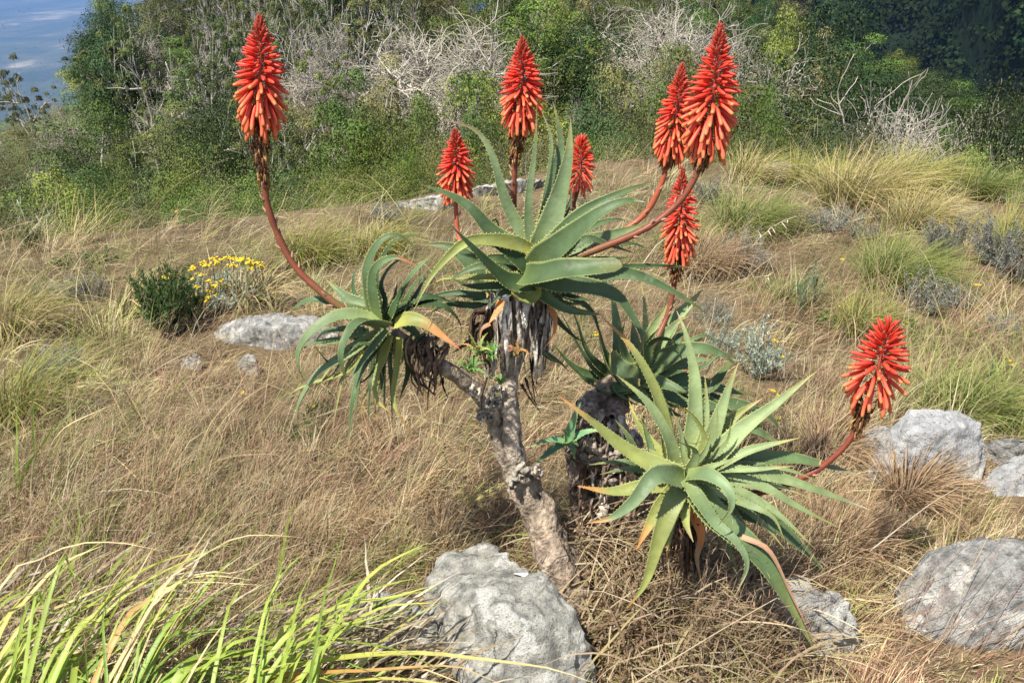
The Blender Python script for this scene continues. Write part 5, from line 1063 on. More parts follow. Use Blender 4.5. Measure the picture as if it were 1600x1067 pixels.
# ---- tussocks
def tussock(px, py, wpx, hpx, n, pal, label, lean=0.26, wm=(0.002, 0.0042), name='grass_tussock', group=None, droop=(0.9, 2.2), spread=1.0):
    c = G(px, py); m = px_m(c); R0 = wpx * m * 0.5; Hh = hpx * m; r = np.random.default_rng(int(px * 7 + py))
    a = r.uniform(0, 2 * np.pi, n); q = np.sqrt(r.random(n)) * R0 * 0.45
    x = c.x + np.cos(a) * q; y = c.y + np.sin(a) * q * 0.8; z = height(x, y)
    phi = a + r.normal(0, 0.5, n); v = np.stack([np.cos(phi) * spread + lean * 3.5, np.sin(phi) * spread], -1); phi = np.arctan2(v[:, 1], v[:, 0])
    L = np.hypot(Hh, R0 * 0.8) * r.uniform(0.6, 1.35, n); el0 = r.uniform(0.85, 1.5, n); bend = r.uniform(*droop, n)
    pc = np.array(pal)[r.integers(0, len(pal), n)] * r.uniform(0.75, 1.2, (n, 1)); w = np.maximum(r.uniform(*wm, n), depth(c) * 0.0005)
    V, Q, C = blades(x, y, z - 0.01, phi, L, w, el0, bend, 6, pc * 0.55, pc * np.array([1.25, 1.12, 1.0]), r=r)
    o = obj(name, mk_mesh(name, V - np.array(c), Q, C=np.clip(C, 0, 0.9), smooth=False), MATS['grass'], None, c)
    return tag(o, label, 'grass', group)
GY = [(0.22, 0.28, 0.06), (0.33, 0.35, 0.09), (0.44, 0.40, 0.15), (0.27, 0.31, 0.08)]; GS = [(0.50, 0.43, 0.22), (0.38, 0.37, 0.12), (0.56, 0.48, 0.28), (0.27, 0.30, 0.08)]
GG = [(0.17, 0.25, 0.055), (0.22, 0.30, 0.08), (0.30, 0.32, 0.12)]; GP = [(0.40, 0.29, 0.18), (0.47, 0.38, 0.24), (0.31, 0.21, 0.13)]
T = 'green-gold tussocks on the slope below the brow'
for px, py, w, h, n, pal, lab in [
 (1330, 330, 230, 78, 1500, GS, 'broad yellow-green tussock arching below the brow rocks'), (1420, 300, 190, 50, 900, GY, 'green-gold tussock on the brow against dark bushes'), (1430, 360, 160, 60, 800, GS, 'straw-tipped tussock just below the broad yellow-green one'),
 (1260, 295, 130, 50, 700, GY, 'small bright green tussock beside the grey brow ledge'), (1530, 310, 120, 52, 600, GG, 'green tussock where the brow drops to the bushes'), (1580, 400, 110, 90, 600, GY, 'tall green tussock behind dark grey shrubs'),
 (1160, 370, 170, 70, 1000, GG, 'soft green tussock beside the lone grey-green shrub'), (1170, 290, 150, 45, 700, GS, 'straw coloured tussock under the tallest red flower spike'), (1210, 240, 90, 26, 500, GP, 'round tan tussock on the grey brow ledge'), (975, 245, 130, 24, 700, GP, 'long brown grass mound on the brow before the dark bush'),
 (1090, 430, 150, 76, 900, GP, 'tan fine-bladed tussock behind the low red spike'), (1060, 400, 120, 60, 600, GG, 'green fine tussock behind the low red spike'), (1390, 455, 190, 76, 1500, GG, 'dense fine green tussock mounding between grey shrubs'), (1340, 520, 130, 56, 700, GY, 'yellowish fine tussock below the dense green mound'), (1230, 475, 90, 50, 500, GG, 'small green tussock near sage-green stems'),
 (1500, 660, 170, 84, 1000, GG, 'loose green tussock behind the blue-grey boulder'), (1290, 720, 130, 86, 800, GP, 'pale windswept tussock beside the drooping red flower'), (30, 660, 170, 140, 420, GY, 'coarse green tussock with straw leaves at the slope edge'), (25, 520, 170, 90, 500, GS, 'straw and green tussock above the coarse green one'),
 (480, 410, 160, 50, 700, GY, 'soft yellow-green grass mound behind the yellow flowers'), (590, 400, 130, 50, 600, GY, 'yellow-green grass mound behind the left rosette'), (1290, 880, 150, 130, 520, GP, 'upright brown tuft of stems beside the lichen-crusted rock'), (1420, 780, 170, 70, 700, GP, 'brown grass tussock in front of the blue-grey boulder')]:
    tussock(px, py, w, h, n, pal, lab)
# clump with broad pale leaves near the yellow flowers, and its neighbour
for px, py, w, h, n, lab in [(395, 478, 110, 66, 170, 'clump of arching pale strap leaves beside the yellow flowers'), (205, 490, 80, 70, 130, 'clump of strap leaves and dry straw left of the green shrub')]:
    tussock(px, py, w, h, n, [(0.22, 0.28, 0.08), (0.52, 0.44, 0.26), (0.46, 0.38, 0.2)], lab, wm=(0.006, 0.011), name='strap_leaf_clump')
# dry leaves piled round the aloe feet
def litter(n, label, boxes, seed, name='dry_leaf_litter', wk=(0.003, 0.0065), lk=(0.12, 0.34)):
    r = np.random.default_rng(seed); k = r.integers(0, len(boxes), n); B_ = np.array(boxes)[k]; px = B_[:, 0] + r.normal(0, 1, n) * B_[:, 2]; py = B_[:, 1] + r.normal(0, 1, n) * B_[:, 3]
    x, y = G_np(px, py); z = height(x, y) + r.uniform(0, 0.07, n)
    c = np.array([(0.42, 0.31, 0.19), (0.52, 0.42, 0.28), (0.30, 0.20, 0.12), (0.20, 0.13, 0.08), (0.36, 0.30, 0.14)])[r.integers(0, 5, n)] * r.uniform(0.75, 1.2, (n, 1))
    V, Q, C = blades(x, y, z, r.normal(-0.6, 1.1, n), r.uniform(*lk, n), r.uniform(*wk, n), r.uniform(0.1, 1.1, n), r.uniform(0.6, 2.0, n), 7, c * 0.75, c, r=r)
    tag(obj(name, mk_mesh(name, V, Q, C=C, smooth=False), MATS['grass']), label, 'dry leaves', kind='stuff')
litter(2600, 'tangled dry brown leaves piled at the foot of the aloes', [(1010, 930, 45, 45), (1090, 950, 60, 45), (980, 880, 40, 30), (1120, 1010, 70, 40), (1000, 1020, 50, 40), (920, 870, 30, 20)], 21)

# ------------------------------------------------------------------ long-leaved grass in the foreground
def ribbon(pts, w, cb, cm, ct, fold=0.25, n=18, twist=0.4):
    p = spline(pts, n); T_, sd = frames(p, np.cross(unit(p[1] - p[0]), [0, 0, 1.0]) + 0.2 * rng.normal(size=3)); a = np.linspace(0, twist * rng.normal(), n + 1)[:, None]
    N_ = np.cross(sd, T_); sd = sd * np.cos(a) + N_ * np.sin(a); N_ = np.cross(sd, T_); t = np.linspace(0, 1, n + 1)
    hw = (w * 0.5 * np.minimum(1, 0.6 + t * 1.6) * np.clip(1 - t ** 2.4, 0.03, 1))[:, None]
    V = np.stack([p - sd * hw + N_ * hw * fold, p, p + sd * hw + N_ * hw * fold], 1).reshape(-1, 3)
    i = np.arange(n)[:, None] * 3; j = np.arange(2)[None]; Q = np.stack([i + j, i + j + 1, i + 4 + j, i + 3 + j], -1).reshape(-1, 4)
    c = np.array([np.interp(t, [0, 0.5, 1], [cb[k], cm[k], ct[k]]) for k in range(3)]).T
    c = np.repeat(c[:, None], 3, axis=1); c[:, 1] *= 1.12
    return V, Q, c.reshape(-1, 3)
gf = G(330, 1090); gf.y = max(gf.y, 1.6)
CL = thing('grass_clump', 'coarse clump of long yellow-green strap leaves in front of the boulders', 'grass', gf)
g1, g2, g3, st1, or1 = (0.20, 0.31, 0.05), (0.32, 0.41, 0.07), (0.46, 0.46, 0.10), (0.62, 0.50, 0.28), (0.56, 0.32, 0.09)
FZ = lambda x, y: (x / 2.907, 700 + y / 2.907)      # coordinates traced in the lower-left crop
TR = [([(80, 940), (200, 780), (480, 660), (720, 520), (895, 395)], 26, g1, g2, g2), ([(0, 840), (120, 690), (270, 530), (470, 440)], 30, g2, g3, st1), ([(0, 640), (140, 530), (330, 440), (540, 430), (750, 470)], 22, g3, st1, st1),
      ([(530, 850), (640, 720), (760, 610), (860, 490), (965, 335)], 34, or1, or1, st1), ([(700, 700), (850, 540), (1050, 415), (1200, 395), (1375, 405)], 24, or1, st1, st1), ([(250, 1000), (400, 790), (560, 620), (720, 520), (950, 455)], 28, g1, g2, g3),
      ([(720, 870), (860, 720), (990, 570), (1070, 490)], 30, g1, g1, g2), ([(690, 980), (820, 820), (960, 680), (1090, 620)], 22, g1, g1, g1), ([(820, 900), (1100, 830), (1340, 790), (1570, 790)], 28, g1, g1, g2), ([(330, 1067), (360, 960), (430, 860), (520, 740), (560, 640)], 34, g1, g2, g2),
      ([(540, 1010), (640, 930), (760, 880), (850, 845)], 30, g2, g2, g3), ([(820, 1030), (950, 960), (1130, 930), (1330, 960), (1500, 1050)], 52, g1, g2, g2), ([(760, 1060), (900, 1010), (1100, 1000), (1330, 1020)], 40, g1, g1, g2), ([(1340, 770), (1400, 600), (1470, 500), (1560, 430)], 30, g1, g2, g2),
      ([(1460, 740), (1510, 560), (1570, 330)], 18, g1, g1, g2), ([(1440, 990), (1480, 880), (1570, 740), (1700, 560), (1940, 430)], 40, g2, g2, g3), ([(1260, 900), (1450, 760), (1600, 700), (1760, 680), (1980, 620)], 30, g1, g2, g3), ([(1400, 1000), (1600, 800), (1750, 720), (1990, 700)], 30, g1, g2, g3),
      ([(1350, 900), (1560, 880), (1780, 910), (1950, 980), (2060, 1020)], 30, g2, g2, g1), ([(1180, 1060), (1500, 960), (1880, 930), (2200, 960), (2500, 1000), (2700, 1067)], 34, g2, g3, st1), ([(1300, 1067), (1700, 1010), (2050, 990), (2200, 1040), (2320, 1090)], 34, or1, or1, st1),
      ([(0, 1000), (300, 940), (560, 880), (760, 930), (880, 1030)], 36, st1, st1, st1), ([(0, 720), (200, 690), (430, 690)], 24, g1, g1, g2),
      ([(880, 1000), (1000, 950), (1200, 910), (1570, 935)], 22, or1, st1, st1), ([(700, 800), (820, 600), (980, 570), (1300, 545)], 18, g3, st1, st1), ([(1000, 580), (1150, 600), (1290, 595)], 18, g3, g3, st1), ([(400, 1067), (480, 960), (700, 800), (1000, 640)], 12, st1, st1, st1), ([(930, 920), (1100, 740), (1280, 610)], 14, st1, st1, st1),
      ([(100, 800), (250, 730), (450, 640), (540, 610)], 24, g3, g3, st1), ([(260, 560), (330, 580), (400, 615)], 26, g2, g2, g1), ([(60, 1067), (90, 940), (160, 830), (230, 740)], 38, g1, g2, g2), ([(640, 850), (700, 640), (725, 490)], 18, g1, g1, g2), ([(470, 850), (475, 740), (480, 660)], 18, g1, g1, g1), ([(200, 1020), (190, 900), (130, 800)], 18, g1, g1, g1),
      ([(600, 1067), (800, 1050), (1000, 1040), (1200, 1060)], 50, g2, g2, g1), ([(0, 1055), (100, 1050), (180, 1067)], 60, g2, g3, g2), ([(270, 1060), (370, 940), (420, 900)], 40, g1, g2, g1), ([(1480, 900), (1640, 640), (1760, 560), (1960, 430)], 22, g1, g2, g2)]
TR2 = []
for k_, t_ in enumerate(TR):      # fainter neighbours of the traced leaves fill the clump
    for m_ in range(2):
        dx, dy = rng.uniform(-330, 60), rng.uniform(0, 210); s_ = rng.uniform(0.7, 1.0); x0, y0 = t_[0][0]
        if x0 + dx < 1350: TR2.append(([(x0 + dx + (x - x0) * s_, y0 + dy + (y - y0) * s_ * rng.uniform(0.9, 1.1)) for x, y in t_[0]], t_[1] * rng.uniform(0.6, 0.9), *[(g1, g2, g3)[q_] if tuple(v_) in (st1, or1) and rng.random() < 0.65 else v_ for q_, v_ in enumerate(t_[2:5])]))
for pts, w, cb, cm, ct in TR + TR2:
    k = len(pts); W3 = []
    for q, (x, y) in enumerate(pts):
        px, py = FZ(x, y); gd = G(px, min(py + 30, 1150)).y; Y = 1.66 + 0.30 * (1067 - py) / 367 + 0.05 * math.sin(math.pi * q / (k - 1))
        W3.append(P(px, py, min(Y, gd - 0.01)))
    dr_ = (W3[0] - W3[1]).normalized(); dr_.z = min(dr_.z, -0.75); dr_.normalize(); b_ = W3[0] + dr_ * max(0.02, (W3[0].z - gz(W3[0].x, W3[0].y)) / -dr_.z); W3.insert(0, Vector((b_.x, b_.y, gz(b_.x, b_.y) - 0.01)))
    V, Q, C = ribbon(W3, w / 2.907 * px_m(W3[1]) * 1.12, cb, cm, ct)
    obj('leaf', mk_mesh('leaf', V - np.array(gf), Q, C=C * rng.uniform(0.85, 1.12)), MATS['long_leaf'], CL)
# the many shorter and dead leaves of the same clump
def clump_rest(n, dead, seed):
    r = np.random.default_rng(seed); px = r.uniform(-140, 520 if not dead else 640, n); py = r.uniform(985, 1190, n) - 40 * (px < 250); x, y = G_np(px, py); z = height(x, y)
    pal = np.array([(0.58, 0.50, 0.36), (0.50, 0.40, 0.24), (0.40, 0.30, 0.18), (0.64, 0.57, 0.42)] if dead else [g1, g2, g2, g3]); c = pal[r.integers(0, 4, n)] * r.uniform(0.75, 1.15, (n, 1))
    L = r.uniform(0.16, 0.34, n); el0 = r.uniform(0.1, 0.9, n) if dead else r.uniform(0.45, 1.1, n)
    V, Q, C = blades(x, y, z + (r.uniform(0, 0.05, n) if dead else 0), r.normal(0.35, 0.6, n), L * (1 if dead else 1.2), r.uniform(0.004, 0.010, n) * (1 if dead else 1.35), el0, r.uniform(0.3, 1.2, n), 8, c * 0.8, c, r=r)
    o = obj('dry_leaves' if dead else 'short_leaves', mk_mesh('leaves', V - np.array(gf), Q, C=C, smooth=False), MATS['long_leaf'], CL); o['kind'] = 'stuff'
clump_rest(520, True, 31); clump_rest(160, False, 32)
# coarse leaves of the second clump at the edge of the slope
g2c = G(45, 770); C2_ = thing('grass_clump', 'sparse clump of upright green blades and long straw leaves in dry grass', 'grass', g2c)
F2 = lambda x, y: (x / 3.557, 560 + y / 3.557)
for pts, w, cb, ct in [([(95, 690), (95, 450), (95, 215)], 26, g1, g1), ([(185, 480), (180, 300), (175, 100)], 20, g1, g1), ([(60, 600), (70, 400), (35, 235)], 22, g1, g2), ([(195, 430), (230, 330), (340, 270), (440, 215)], 22, g2, st1), ([(260, 530), (350, 390), (500, 310), (660, 245)], 16, st1, st1), ([(245, 310), (300, 200), (410, 0)], 14, g2, st1), ([(0, 500), (100, 560), (180, 610)], 34, st1, st1),
                       ([(170, 640), (330, 650), (490, 700)], 30, st1, st1), ([(300, 720), (430, 740), (570, 810)], 30, st1, st1), ([(0, 740), (200, 800), (390, 860)], 40, st1, st1), ([(730, 425), (830, 420), (930, 412)], 12, st1, st1), ([(490, 215), (600, 130), (705, 55)], 14, st1, st1), ([(590, 530), (640, 480), (740, 450)], 14, st1, st1), ([(0, 1050), (200, 990), (450, 1000)], 24, or1, st1), ([(300, 1067), (600, 1020), (880, 1045)], 28, st1, st1), ([(840, 750), (900, 800), (940, 865)], 20, st1, st1), ([(240, 640), (300, 500), (380, 400), (450, 350)], 14, g1, g2), ([(100, 760), (150, 600), (250, 460), (330, 300)], 18, g1, g2), ([(-40, 300), (40, 200), (130, 100)], 20, g2, st1)]:
    up_ = abs(pts[0][1] - pts[-1][1]) > 150; yb_ = G(F2(*pts[0])[0], F2(*pts[0])[1] + 30).y
    W3 = [P(*F2(x, y), yb_ if up_ else G(F2(x, y)[0], F2(x, y)[1] + 9).y) for x, y in pts]; w *= 1 if up_ else 0.6
    if up_: W3.insert(0, Vector((W3[0].x, W3[0].y, gz(W3[0].x, W3[0].y) - 0.01)))
    V, Q, C = ribbon(W3, w / 3.557 * px_m(W3[1]), cb, tuple((np.array(cb) + np.array(ct)) / 2), ct, n=12)
    obj('leaf', mk_mesh('leaf', V - np.array(g2c), Q, C=C), MATS['long_leaf'], C2_)

# ------------------------------------------------------------------ shrubs and flowers
def shrub_mesh(seed, n_st, h, spread, leaf_s, leaf_n, col, bark, cvar=0.2, up=0.7, side=3, elong=0.45):
    """upright twiggy shrub of unit height: twigs and leaves"""
    r = np.random.default_rng(seed); tw, lf = Acc(), Acc()
    cs, ds = [], []
    for k in range(n_st):
        a = r.uniform(0, 6.28); o = spread * math.sqrt(r.random()); d = unit([math.cos(a) * o, math.sin(a) * o, up]); p = np.array([math.cos(a) * 0.06, math.sin(a) * 0.06, -0.03]); L = h * r.uniform(0.6, 1.05) * (1 - 0.25 * o); pts = [p]
        for q in range(5): d = unit(d + r.normal(0, 0.14, 3) + [0, 0, 0.06]); pts.append(pts[-1] + d * L / 5)
        pts = np.array(pts); tube(pts, np.linspace(0.010, 0.003, 6), side, np.array(bark) * r.uniform(0.7, 1.2), tw)
        for s in range(3):
            b = pts[r.integers(2, 5)]; dd = unit(d + r.normal(0, 0.5, 3)); e = b + dd * L * 0.3; tube(np.array([b, (b + e) / 2 + r.normal(0, 0.01, 3), e]), [0.005, 0.004, 0.002], side, np.array(bark), tw)
            f = r.random((leaf_n // 5, 1)); cs.append(b + (e - b) * f + r.normal(0, 0.012, (leaf_n // 5, 3))); ds.append(np.repeat(dd[None], leaf_n // 5, 0))
        f = r.uniform(0.25, 1, (leaf_n, 1)) * 5; i = np.minimum(f.astype(int), 4)[:, 0]; cs.append(pts[i] + (pts[i + 1] - pts[i]) * (f - i[:, None]) + r.normal(0, 0.012, (leaf_n, 3))); ds.append(np.repeat(d[None], leaf_n, 0))
    c = np.concatenate(cs); d = np.concatenate(ds); n = len(c); dr = d * 0.9 + r.normal(0, 0.7, (n, 3)); dr /= np.linalg.norm(dr, axis=1, keepdims=True); sd = np.cross(dr, r.normal(size=(n, 3))); sd /= np.linalg.norm(sd, axis=1, keepdims=True)
    s = leaf_s * r.uniform(0.6, 1.3, (n, 1)); V = np.stack([c, c + dr * s * 0.5 + sd * s * elong * 0.5, c + dr * s, c + dr * s * 0.5 - sd * s * elong * 0.5], 1).reshape(-1, 3)
    C = np.repeat(np.clip(np.array(col) * (1 + cvar * r.normal(size=(n, 1))), 0.01, 0.8), 4, axis=0); lf.add(V, np.arange(n * 4).reshape(-1, 4), None, C)
    a, b = tw.mesh('twigs'), lf.mesh('foliage', smooth=False); a.materials.append(MATS['tree_bark']); b.materials.append(MATS['shrub_leaf']); return a, b
SH = {'grey': [shrub_mesh(70 + s, 46, 0.95, 0.95, 0.035, 60, (0.27, 0.295, 0.25), (0.24, 0.21, 0.17)) for s in range(3)],
      'dusty': [shrub_mesh(80 + s, 46, 0.95, 0.9, 0.04, 60, (0.20, 0.22, 0.18), (0.20, 0.17, 0.14)) for s in range(2)],
      'silver': [shrub_mesh(85, 22, 1.0, 0.9, 0.075, 60, (0.36, 0.42, 0.33), (0.3, 0.3, 0.22), elong=0.3)],
      'heath': [shrub_mesh(90, 60, 1.0, 0.75, 0.05, 110, (0.055, 0.125, 0.03), (0.16, 0.12, 0.08), elong=0.3, up=0.85)],
      'sage': [shrub_mesh(95, 9, 1.0, 0.35, 0.06, 60, (0.15, 0.235, 0.13), (0.2, 0.18, 0.12), up=1.2)],
      'herb': [shrub_mesh(97 + s, 16, 0.9, 1.1, 0.10, 26, (0.105, 0.19, 0.05), (0.18, 0.16, 0.08), up=0.6) for s in range(2)]}
SN = {'grey': 'grey_shrub', 'dusty': 'grey_shrub', 'silver': 'silver_herb', 'heath': 'heath_shrub', 'sage': 'sage_stems', 'herb': 'green_herb'}
cnt = 0
def shrub(kind, px, py, wpx, hpx, label, group=None):
    global cnt
    c = G(px, py); m = px_m(c); tm, fm = SH[kind][cnt % len(SH[kind])]; cnt += 1
    o = thing(SN[kind], label, 'shrub' if kind not in ('silver', 'herb', 'sage') else 'plant', c, group); o.rotation_euler = (0, 0, random.uniform(0, 6.28)); w = wpx * m / 1.25; o.scale = (w, w, hpx * m * 1.08)
    obj('twigs', tm, None, o); obj('foliage', fm, None, o); return o
for a in [('dusty', 1468, 402, 76, 60, 'rounded dark grey shrub beside a green-gold tussock'), ('dusty', 1550, 415, 84, 76, 'upright dark grey shrub with feathery tips on the slope'), ('dusty', 1585, 440, 90, 70, 'low dark grey shrub leaning out beside the upright grey one'), ('grey', 1440, 490, 96, 62, 'pale grey-green dome shrub with small yellow flowers around'),
          ('grey', 1395, 505, 60, 30, 'small grey cushion shrub at the foot of the pale dome shrub'), ('grey', 1162, 425, 72, 68, 'lone grey-green shrub behind a dry seed stalk'), ('grey', 1190, 420, 44, 30, 'small grey-green offshoot beside the lone shrub'), ('grey', 1290, 360, 80, 36, 'low pale grey shrub beneath the broad tussock'), ('grey', 1330, 350, 70, 30, 'pale grey cushion under the broad tussock leaves'), ('grey', 1245, 355, 60, 32, 'grey cushion shrub above the green fine tussock'), ('dusty', 1345, 372, 60, 22, 'flat grey mat shrub between green tussocks'),
          ('grey', 1495, 350, 60, 34, 'small silver-grey shrub on brown grass near the brow'), ('dusty', 605, 348, 60, 30, 'small dusty grey shrub below the brow slab'), ('grey', 75, 600, 76, 54, 'silver-grey shrub in dry grass by the coarse green tussock'), ('grey', 110, 590, 60, 60, 'second silver-grey shrub growing up through dry grass'), ('dusty', 140, 470, 70, 40, 'dusty grey shrub in the dry grass above the silver-grey pair'), ('grey', 80, 470, 60, 34, 'low grey-green shrub in pale dry grass'), ('dusty', 915, 330, 40, 24, 'tiny dark shrub behind the middle rosette leaves'), ('dusty', 1105, 320, 54, 40, 'dusty shrub under the twin red spikes'),
          ('grey', 1500, 480, 60, 34, 'grey shrub between the dome shrub and dark shrubs'), ('grey', 1560, 520, 80, 30, 'sprawling grey shrub on the right-hand dry slope'), ('grey', 1110, 510, 70, 44, 'grey-green tuft of fine twigs behind the dark aloe'),
          ('silver', 1180, 590, 84, 80, 'silvery leaved herb beside the dark aloe rosette'), ('silver', 1130, 560, 50, 52, 'smaller silvery herb behind the dark aloe rosette'), ('heath', 262, 522, 100, 100, 'dense dark green shrub beside the yellow flowers'), ('heath', 300, 500, 50, 50, 'lower dark green side of the dense shrub clump'), ('heath', 55, 395, 36, 36, 'small lone dark green shrublet in golden grass'),
          ('sage', 1250, 500, 36, 60, 'upright sage-green stems in brown grass'), ('sage', 1272, 490, 40, 70, 'leaning sage-green stems beside the upright ones'), ('sage', 1540, 610, 24, 50, 'single sage stem bearing a yellow flower'), ('herb', 1330, 520, 70, 30, 'low leafy green herb under the dense green mound'), ('herb', 1295, 510, 60, 26, 'spreading green herb beside the sage stems'), ('herb', 500, 645, 60, 40, 'green herb sprigs in dry grass under the left rosette'), ('herb', 470, 690, 50, 40, 'thin green herb beside drooping aloe leaf tips'), ('herb', 640, 880, 40, 24, 'small green weed at the edge of the large boulder'), ('herb', 110, 420, 60, 26, 'small green herb patch in the golden grass'),
          ('herb', 160, 410, 56, 30, 'green leafy patch above the strap leaf clumps'), ('herb', 1490, 640, 40, 24, 'green weed behind the blue-grey boulder'), ('herb', 1420, 520, 60, 24, 'green creeping herb below the pale dome shrub'), ('herb', 375, 700, 36, 40, 'thin green weed standing in brown grass')]: shrub(a[0], a[1], a[2], a[3] * 1.15, a[4] * 1.3, a[5])
# yellow everlasting flowers
yel = (0.85, 0.60, 0.02)
def head_mesh(seed, n=14):
    r = np.random.default_rng(seed); a = Acc()
    for k in range(n):
        c = np.array([*(r.normal(0, 0.4, 2)), r.uniform(-0.12, 0.2)]); s = r.uniform(0.16, 0.28); m = 7; an = np.arange(m) / m * 6.283
        ring = c + np.stack([np.cos(an) * s, np.sin(an) * s, np.zeros(m)], 1); V = np.vstack([ring, c + [0, 0, s * 0.7], c - [0, 0, s * 0.5]])
        Tt = [[q, (q + 1) % m, m] for q in range(m)] + [[(q + 1) % m, q, m + 1] for q in range(m)]; a.add(V, None, Tt, np.array(yel) * r.uniform(0.75, 1.15))
    me = a.mesh('flower_head'); me.materials.append(MATS['flower']); return me
HEADS = [head_mesh(s) for s in range(3)]
yb = shrub('silver', 350, 482, 130, 62, 'clump of yellow everlasting flowers beside the dark green shrub')
yb.name = 'everlasting_flowers'; yb['category'] = 'flowers'
bpy.context.view_layer.update(); inv = yb.matrix_basis.inverted()
spots = [(x, y) for x, y in [(318, 410), (332, 404), (346, 407), (357, 404), (372, 408), (385, 411), (398, 414), (408, 418), (305, 420), (312, 430), (322, 415), (303, 450), (316, 446), (325, 440), (310, 462), (326, 456), (338, 447), (350, 449), (345, 440), (336, 462), (322, 466), (332, 480), (351, 458), (365, 415), (392, 420), (378, 405), (300, 436), (314, 472), (268, 430), (256, 436), (340, 412), (402, 411)]]
for k, (px, py) in enumerate(spots):
    p = P(px, py, yb.location.y + rng.uniform(-.12, .12)); o = obj('flower_head', HEADS[k % 3], None, yb); s = 0.036 * rng.uniform(0.8, 1.3); o.matrix_parent_inverse = inv; o.matrix_basis = Matrix.Translation(p) @ Matrix.Rotation(rng.uniform(0, 6), 4, 'Z') @ Matrix.Diagonal((s, s, s * 0.8, 1))
    if k < 28:
        ac = Acc(); b = np.array(G(px + rng.uniform(-8, 8), 486)); b[1] = p.y; b[2] = gz(b[0], b[1]); tube(spline([b, (b + np.array(p)) / 2 + [0, 0, .02], np.array(p)], 5), 0.003, 4, (0.3, 0.34, 0.2), ac)
        so_ = obj('flower_stem', ac.mesh('flower_stem'), MATS['shrub_leaf'], yb); so_.matrix_parent_inverse = inv
def yellow_sprig(px, py, pyb, n, label):
    g_ = G(px, pyb); o = thing('yellow_flower', label, 'flower', g_, 'single yellow flowers in the grass' if label.startswith('small yellow flower on') else None); p = P(px, py, g_.y); m = px_m(g_)
    ac = Acc(); tube(spline([np.array(g_), (np.array(g_) + np.array(p)) / 2 + rng.normal(0, 0.01, 3), np.array(p)], 6), 0.0018, 4, (0.22, 0.28, 0.12), ac); obj('stem', ac.mesh('stem', g_), MATS['shrub_leaf'], o)
    for k in range(n):
        h = obj('flower_head', HEADS[k % 3], None, o); s = 5.2 * m * rng.uniform(0.7, 1.1); h.location = p - g_ + Vector(rng.normal(0, 0.005, 3)) + Vector((0.007 * k, 0, -0.006 * k)); h.scale = (s, s, s * 0.8)
for px, py, pb, n in [(1205, 612, 690, 3), (1215, 650, 700, 2), (1212, 530, 590, 2), (1228, 560, 600, 1), (1316, 405, 450, 2), (1278, 418, 470, 1), (1527, 443, 480, 2), (1575, 565, 610, 3), (1377, 456, 490, 1), (1392, 483, 510, 1), (1310, 482, 510, 1), (1360, 500, 530, 1), (1406, 525, 550, 1), (928, 518, 570, 3), (378, 612, 650, 1), (492, 635, 660, 1), (1465, 448, 480, 1), (1333, 468, 500, 1), (30, 352, 372, 3), (60, 350, 372, 3), (75, 352, 372, 2), (150, 340, 362, 2), (275, 330, 352, 2), (1420, 505, 530, 1)]:
    yellow_sprig(px, py, pb, n, 'small yellow flower on a thin stem in the dry grass')
# dry stalks
def stalk(pts, w, label, col=(0.60, 0.50, 0.36), seeds=0, name='dry_stalk', base=None):
    W3 = [P(*q) for q in pts]; b = W3[0]; ac = Acc(); p = spline(W3, 16); tube(p, np.linspace(w, w * 0.5, 17), 5, np.array(col) * rng.uniform(0.9, 1.1), ac)
    for k in range(seeds):
        f = rng.uniform(0.45, 1); q = p[min(int(f * 16), 15)]; d = unit(p[-1] - p[-4] + rng.normal(0, 0.09, 3)); V, Q, C = ribbon([q, q + d * 0.02 + rng.normal(0, .004, 3), q + d * 0.045 + rng.normal(0, .008, 3)], 0.008, col, col, col, n=5); ac.add(V, Q, None, C)
    return tag(obj(name, ac.mesh(name, b), MATS['grass'], None, b), label, 'stalk')
y1, y2 = G(1145, 425).y, G(1140, 450).y
stalk([(1146, 425, y1), (1180, 380, y1), (1215, 350, y1), (1245, 338, y1)], 0.004, 'pale dry seed stalk leaning over the lone grey-green shrub', seeds=16)
stalk([(1120, 460, y2), (1150, 440, y2), (1175, 434, y2), (1206, 430, y2)], 0.003, 'dry seed stalk lying behind the dark aloe rosette', seeds=10)
stalk([(980, 1075, 1.72), (1100, 1000, 1.8), (1230, 925, 1.9), (1340, 870, 2.0)], 0.0018, 'long thin straw crossing in front of the low aloe rosette', (0.62, 0.50, 0.33))
stalk([(880, 930, 2.02), (800, 895 + 65, 1.95), (770, 985, 1.95), (745, 1020, 1.95)], 0.002, 'thin brown vine trailing over the large boulder', (0.24, 0.16, 0.11))
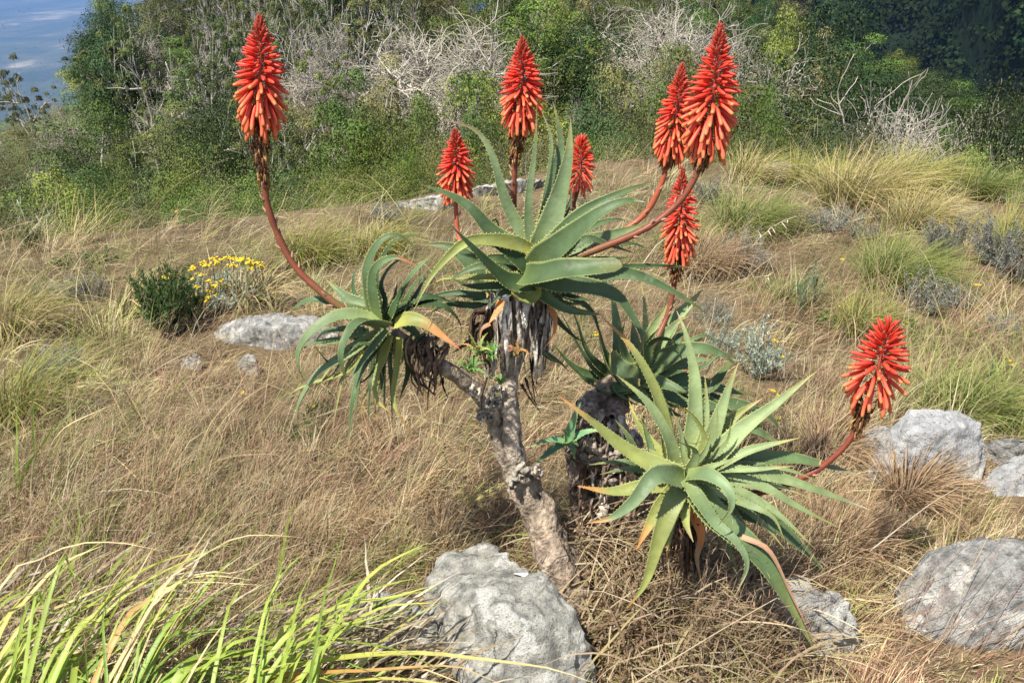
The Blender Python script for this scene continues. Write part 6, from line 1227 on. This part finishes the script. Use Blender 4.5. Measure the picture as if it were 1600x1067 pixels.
for q, lab in [([(1525, 460, 5.0), (1535, 430, 5.0), (1548, 408, 5.0)], 'short pale broken stalk beside the dark grey shrubs'), ([(1090, 560, 3.1), (1110, 510, 3.1), (1118, 465, 3.1)], 'upright straw stalk behind the dark aloe rosette'), ([(1100, 590, 3.0), (1130, 530, 3.0), (1150, 470, 3.0)], 'leaning straw stalk beside the silvery herb'), ([(1225, 590, 3.4), (1227, 550, 3.4)], 'short straw stub below a yellow flower'), ([(1360, 860, 2.2), (1450, 790, 2.3), (1500, 760, 2.35)], 'thin straw arching across the big dark boulder')]:
    stalk(q, 0.0025, lab)
acc = Acc()
def wisps(n, seed):
    r = np.random.default_rng(seed); px = r.uniform(1330, 1640, n); py = r.uniform(930, 1080, n); x, y = G_np(px, py); z = height(x, y); c = np.array([(0.20, 0.11, 0.085), (0.3, 0.2, 0.14), (0.42, 0.32, 0.2)])[r.integers(0, 3, n)]
    V, Q, C = blades(x, y, z, r.normal(0.35, 0.35, n), r.uniform(0.3, 0.62, n), np.full(n, 0.0017), r.uniform(0.4, 0.95, n), r.uniform(0.0, 0.6, n), 7, c, c * 1.1, r=r)
    tag(obj('reddish_grass_stems', mk_mesh('reddish_grass_stems', V, Q, C=C, smooth=False), MATS['grass']), 'thin reddish grass stems leaning across the big dark boulder', 'grass', kind='stuff')
wisps(120, 41)

# ------------------------------------------------------------------ haze over the far plain
def haze(lo, hi, dens, col):
    bm = bmesh.new(); bmesh.ops.create_cube(bm, size=1.0)
    for v in bm.verts: v.co = Vector([lo[k] + (v.co[k] + 0.5) * (hi[k] - lo[k]) for k in range(3)])
    me = bpy.data.meshes.new('haze'); bm.to_mesh(me); bm.free()
    m = bpy.data.materials.new('haze_air'); m.use_nodes = True; n = m.node_tree; n.nodes.clear()
    v = n.nodes.new('ShaderNodeVolumePrincipled'); o = n.nodes.new('ShaderNodeOutputMaterial'); v.inputs['Color'].default_value = (*col, 1); v.inputs['Density'].default_value = dens; v.inputs['Anisotropy'].default_value = 0.0
    n.links.new(v.outputs[0], o.inputs['Volume']); me.materials.append(m)
    return tag(obj('haze', me), 'thin blue haze in the air over the far plain', 'haze', kind='stuff')
haze((-27000, -1900, PZ - 40), (27000, 39500, 110), 8e-5, (0.26, 0.47, 0.92))
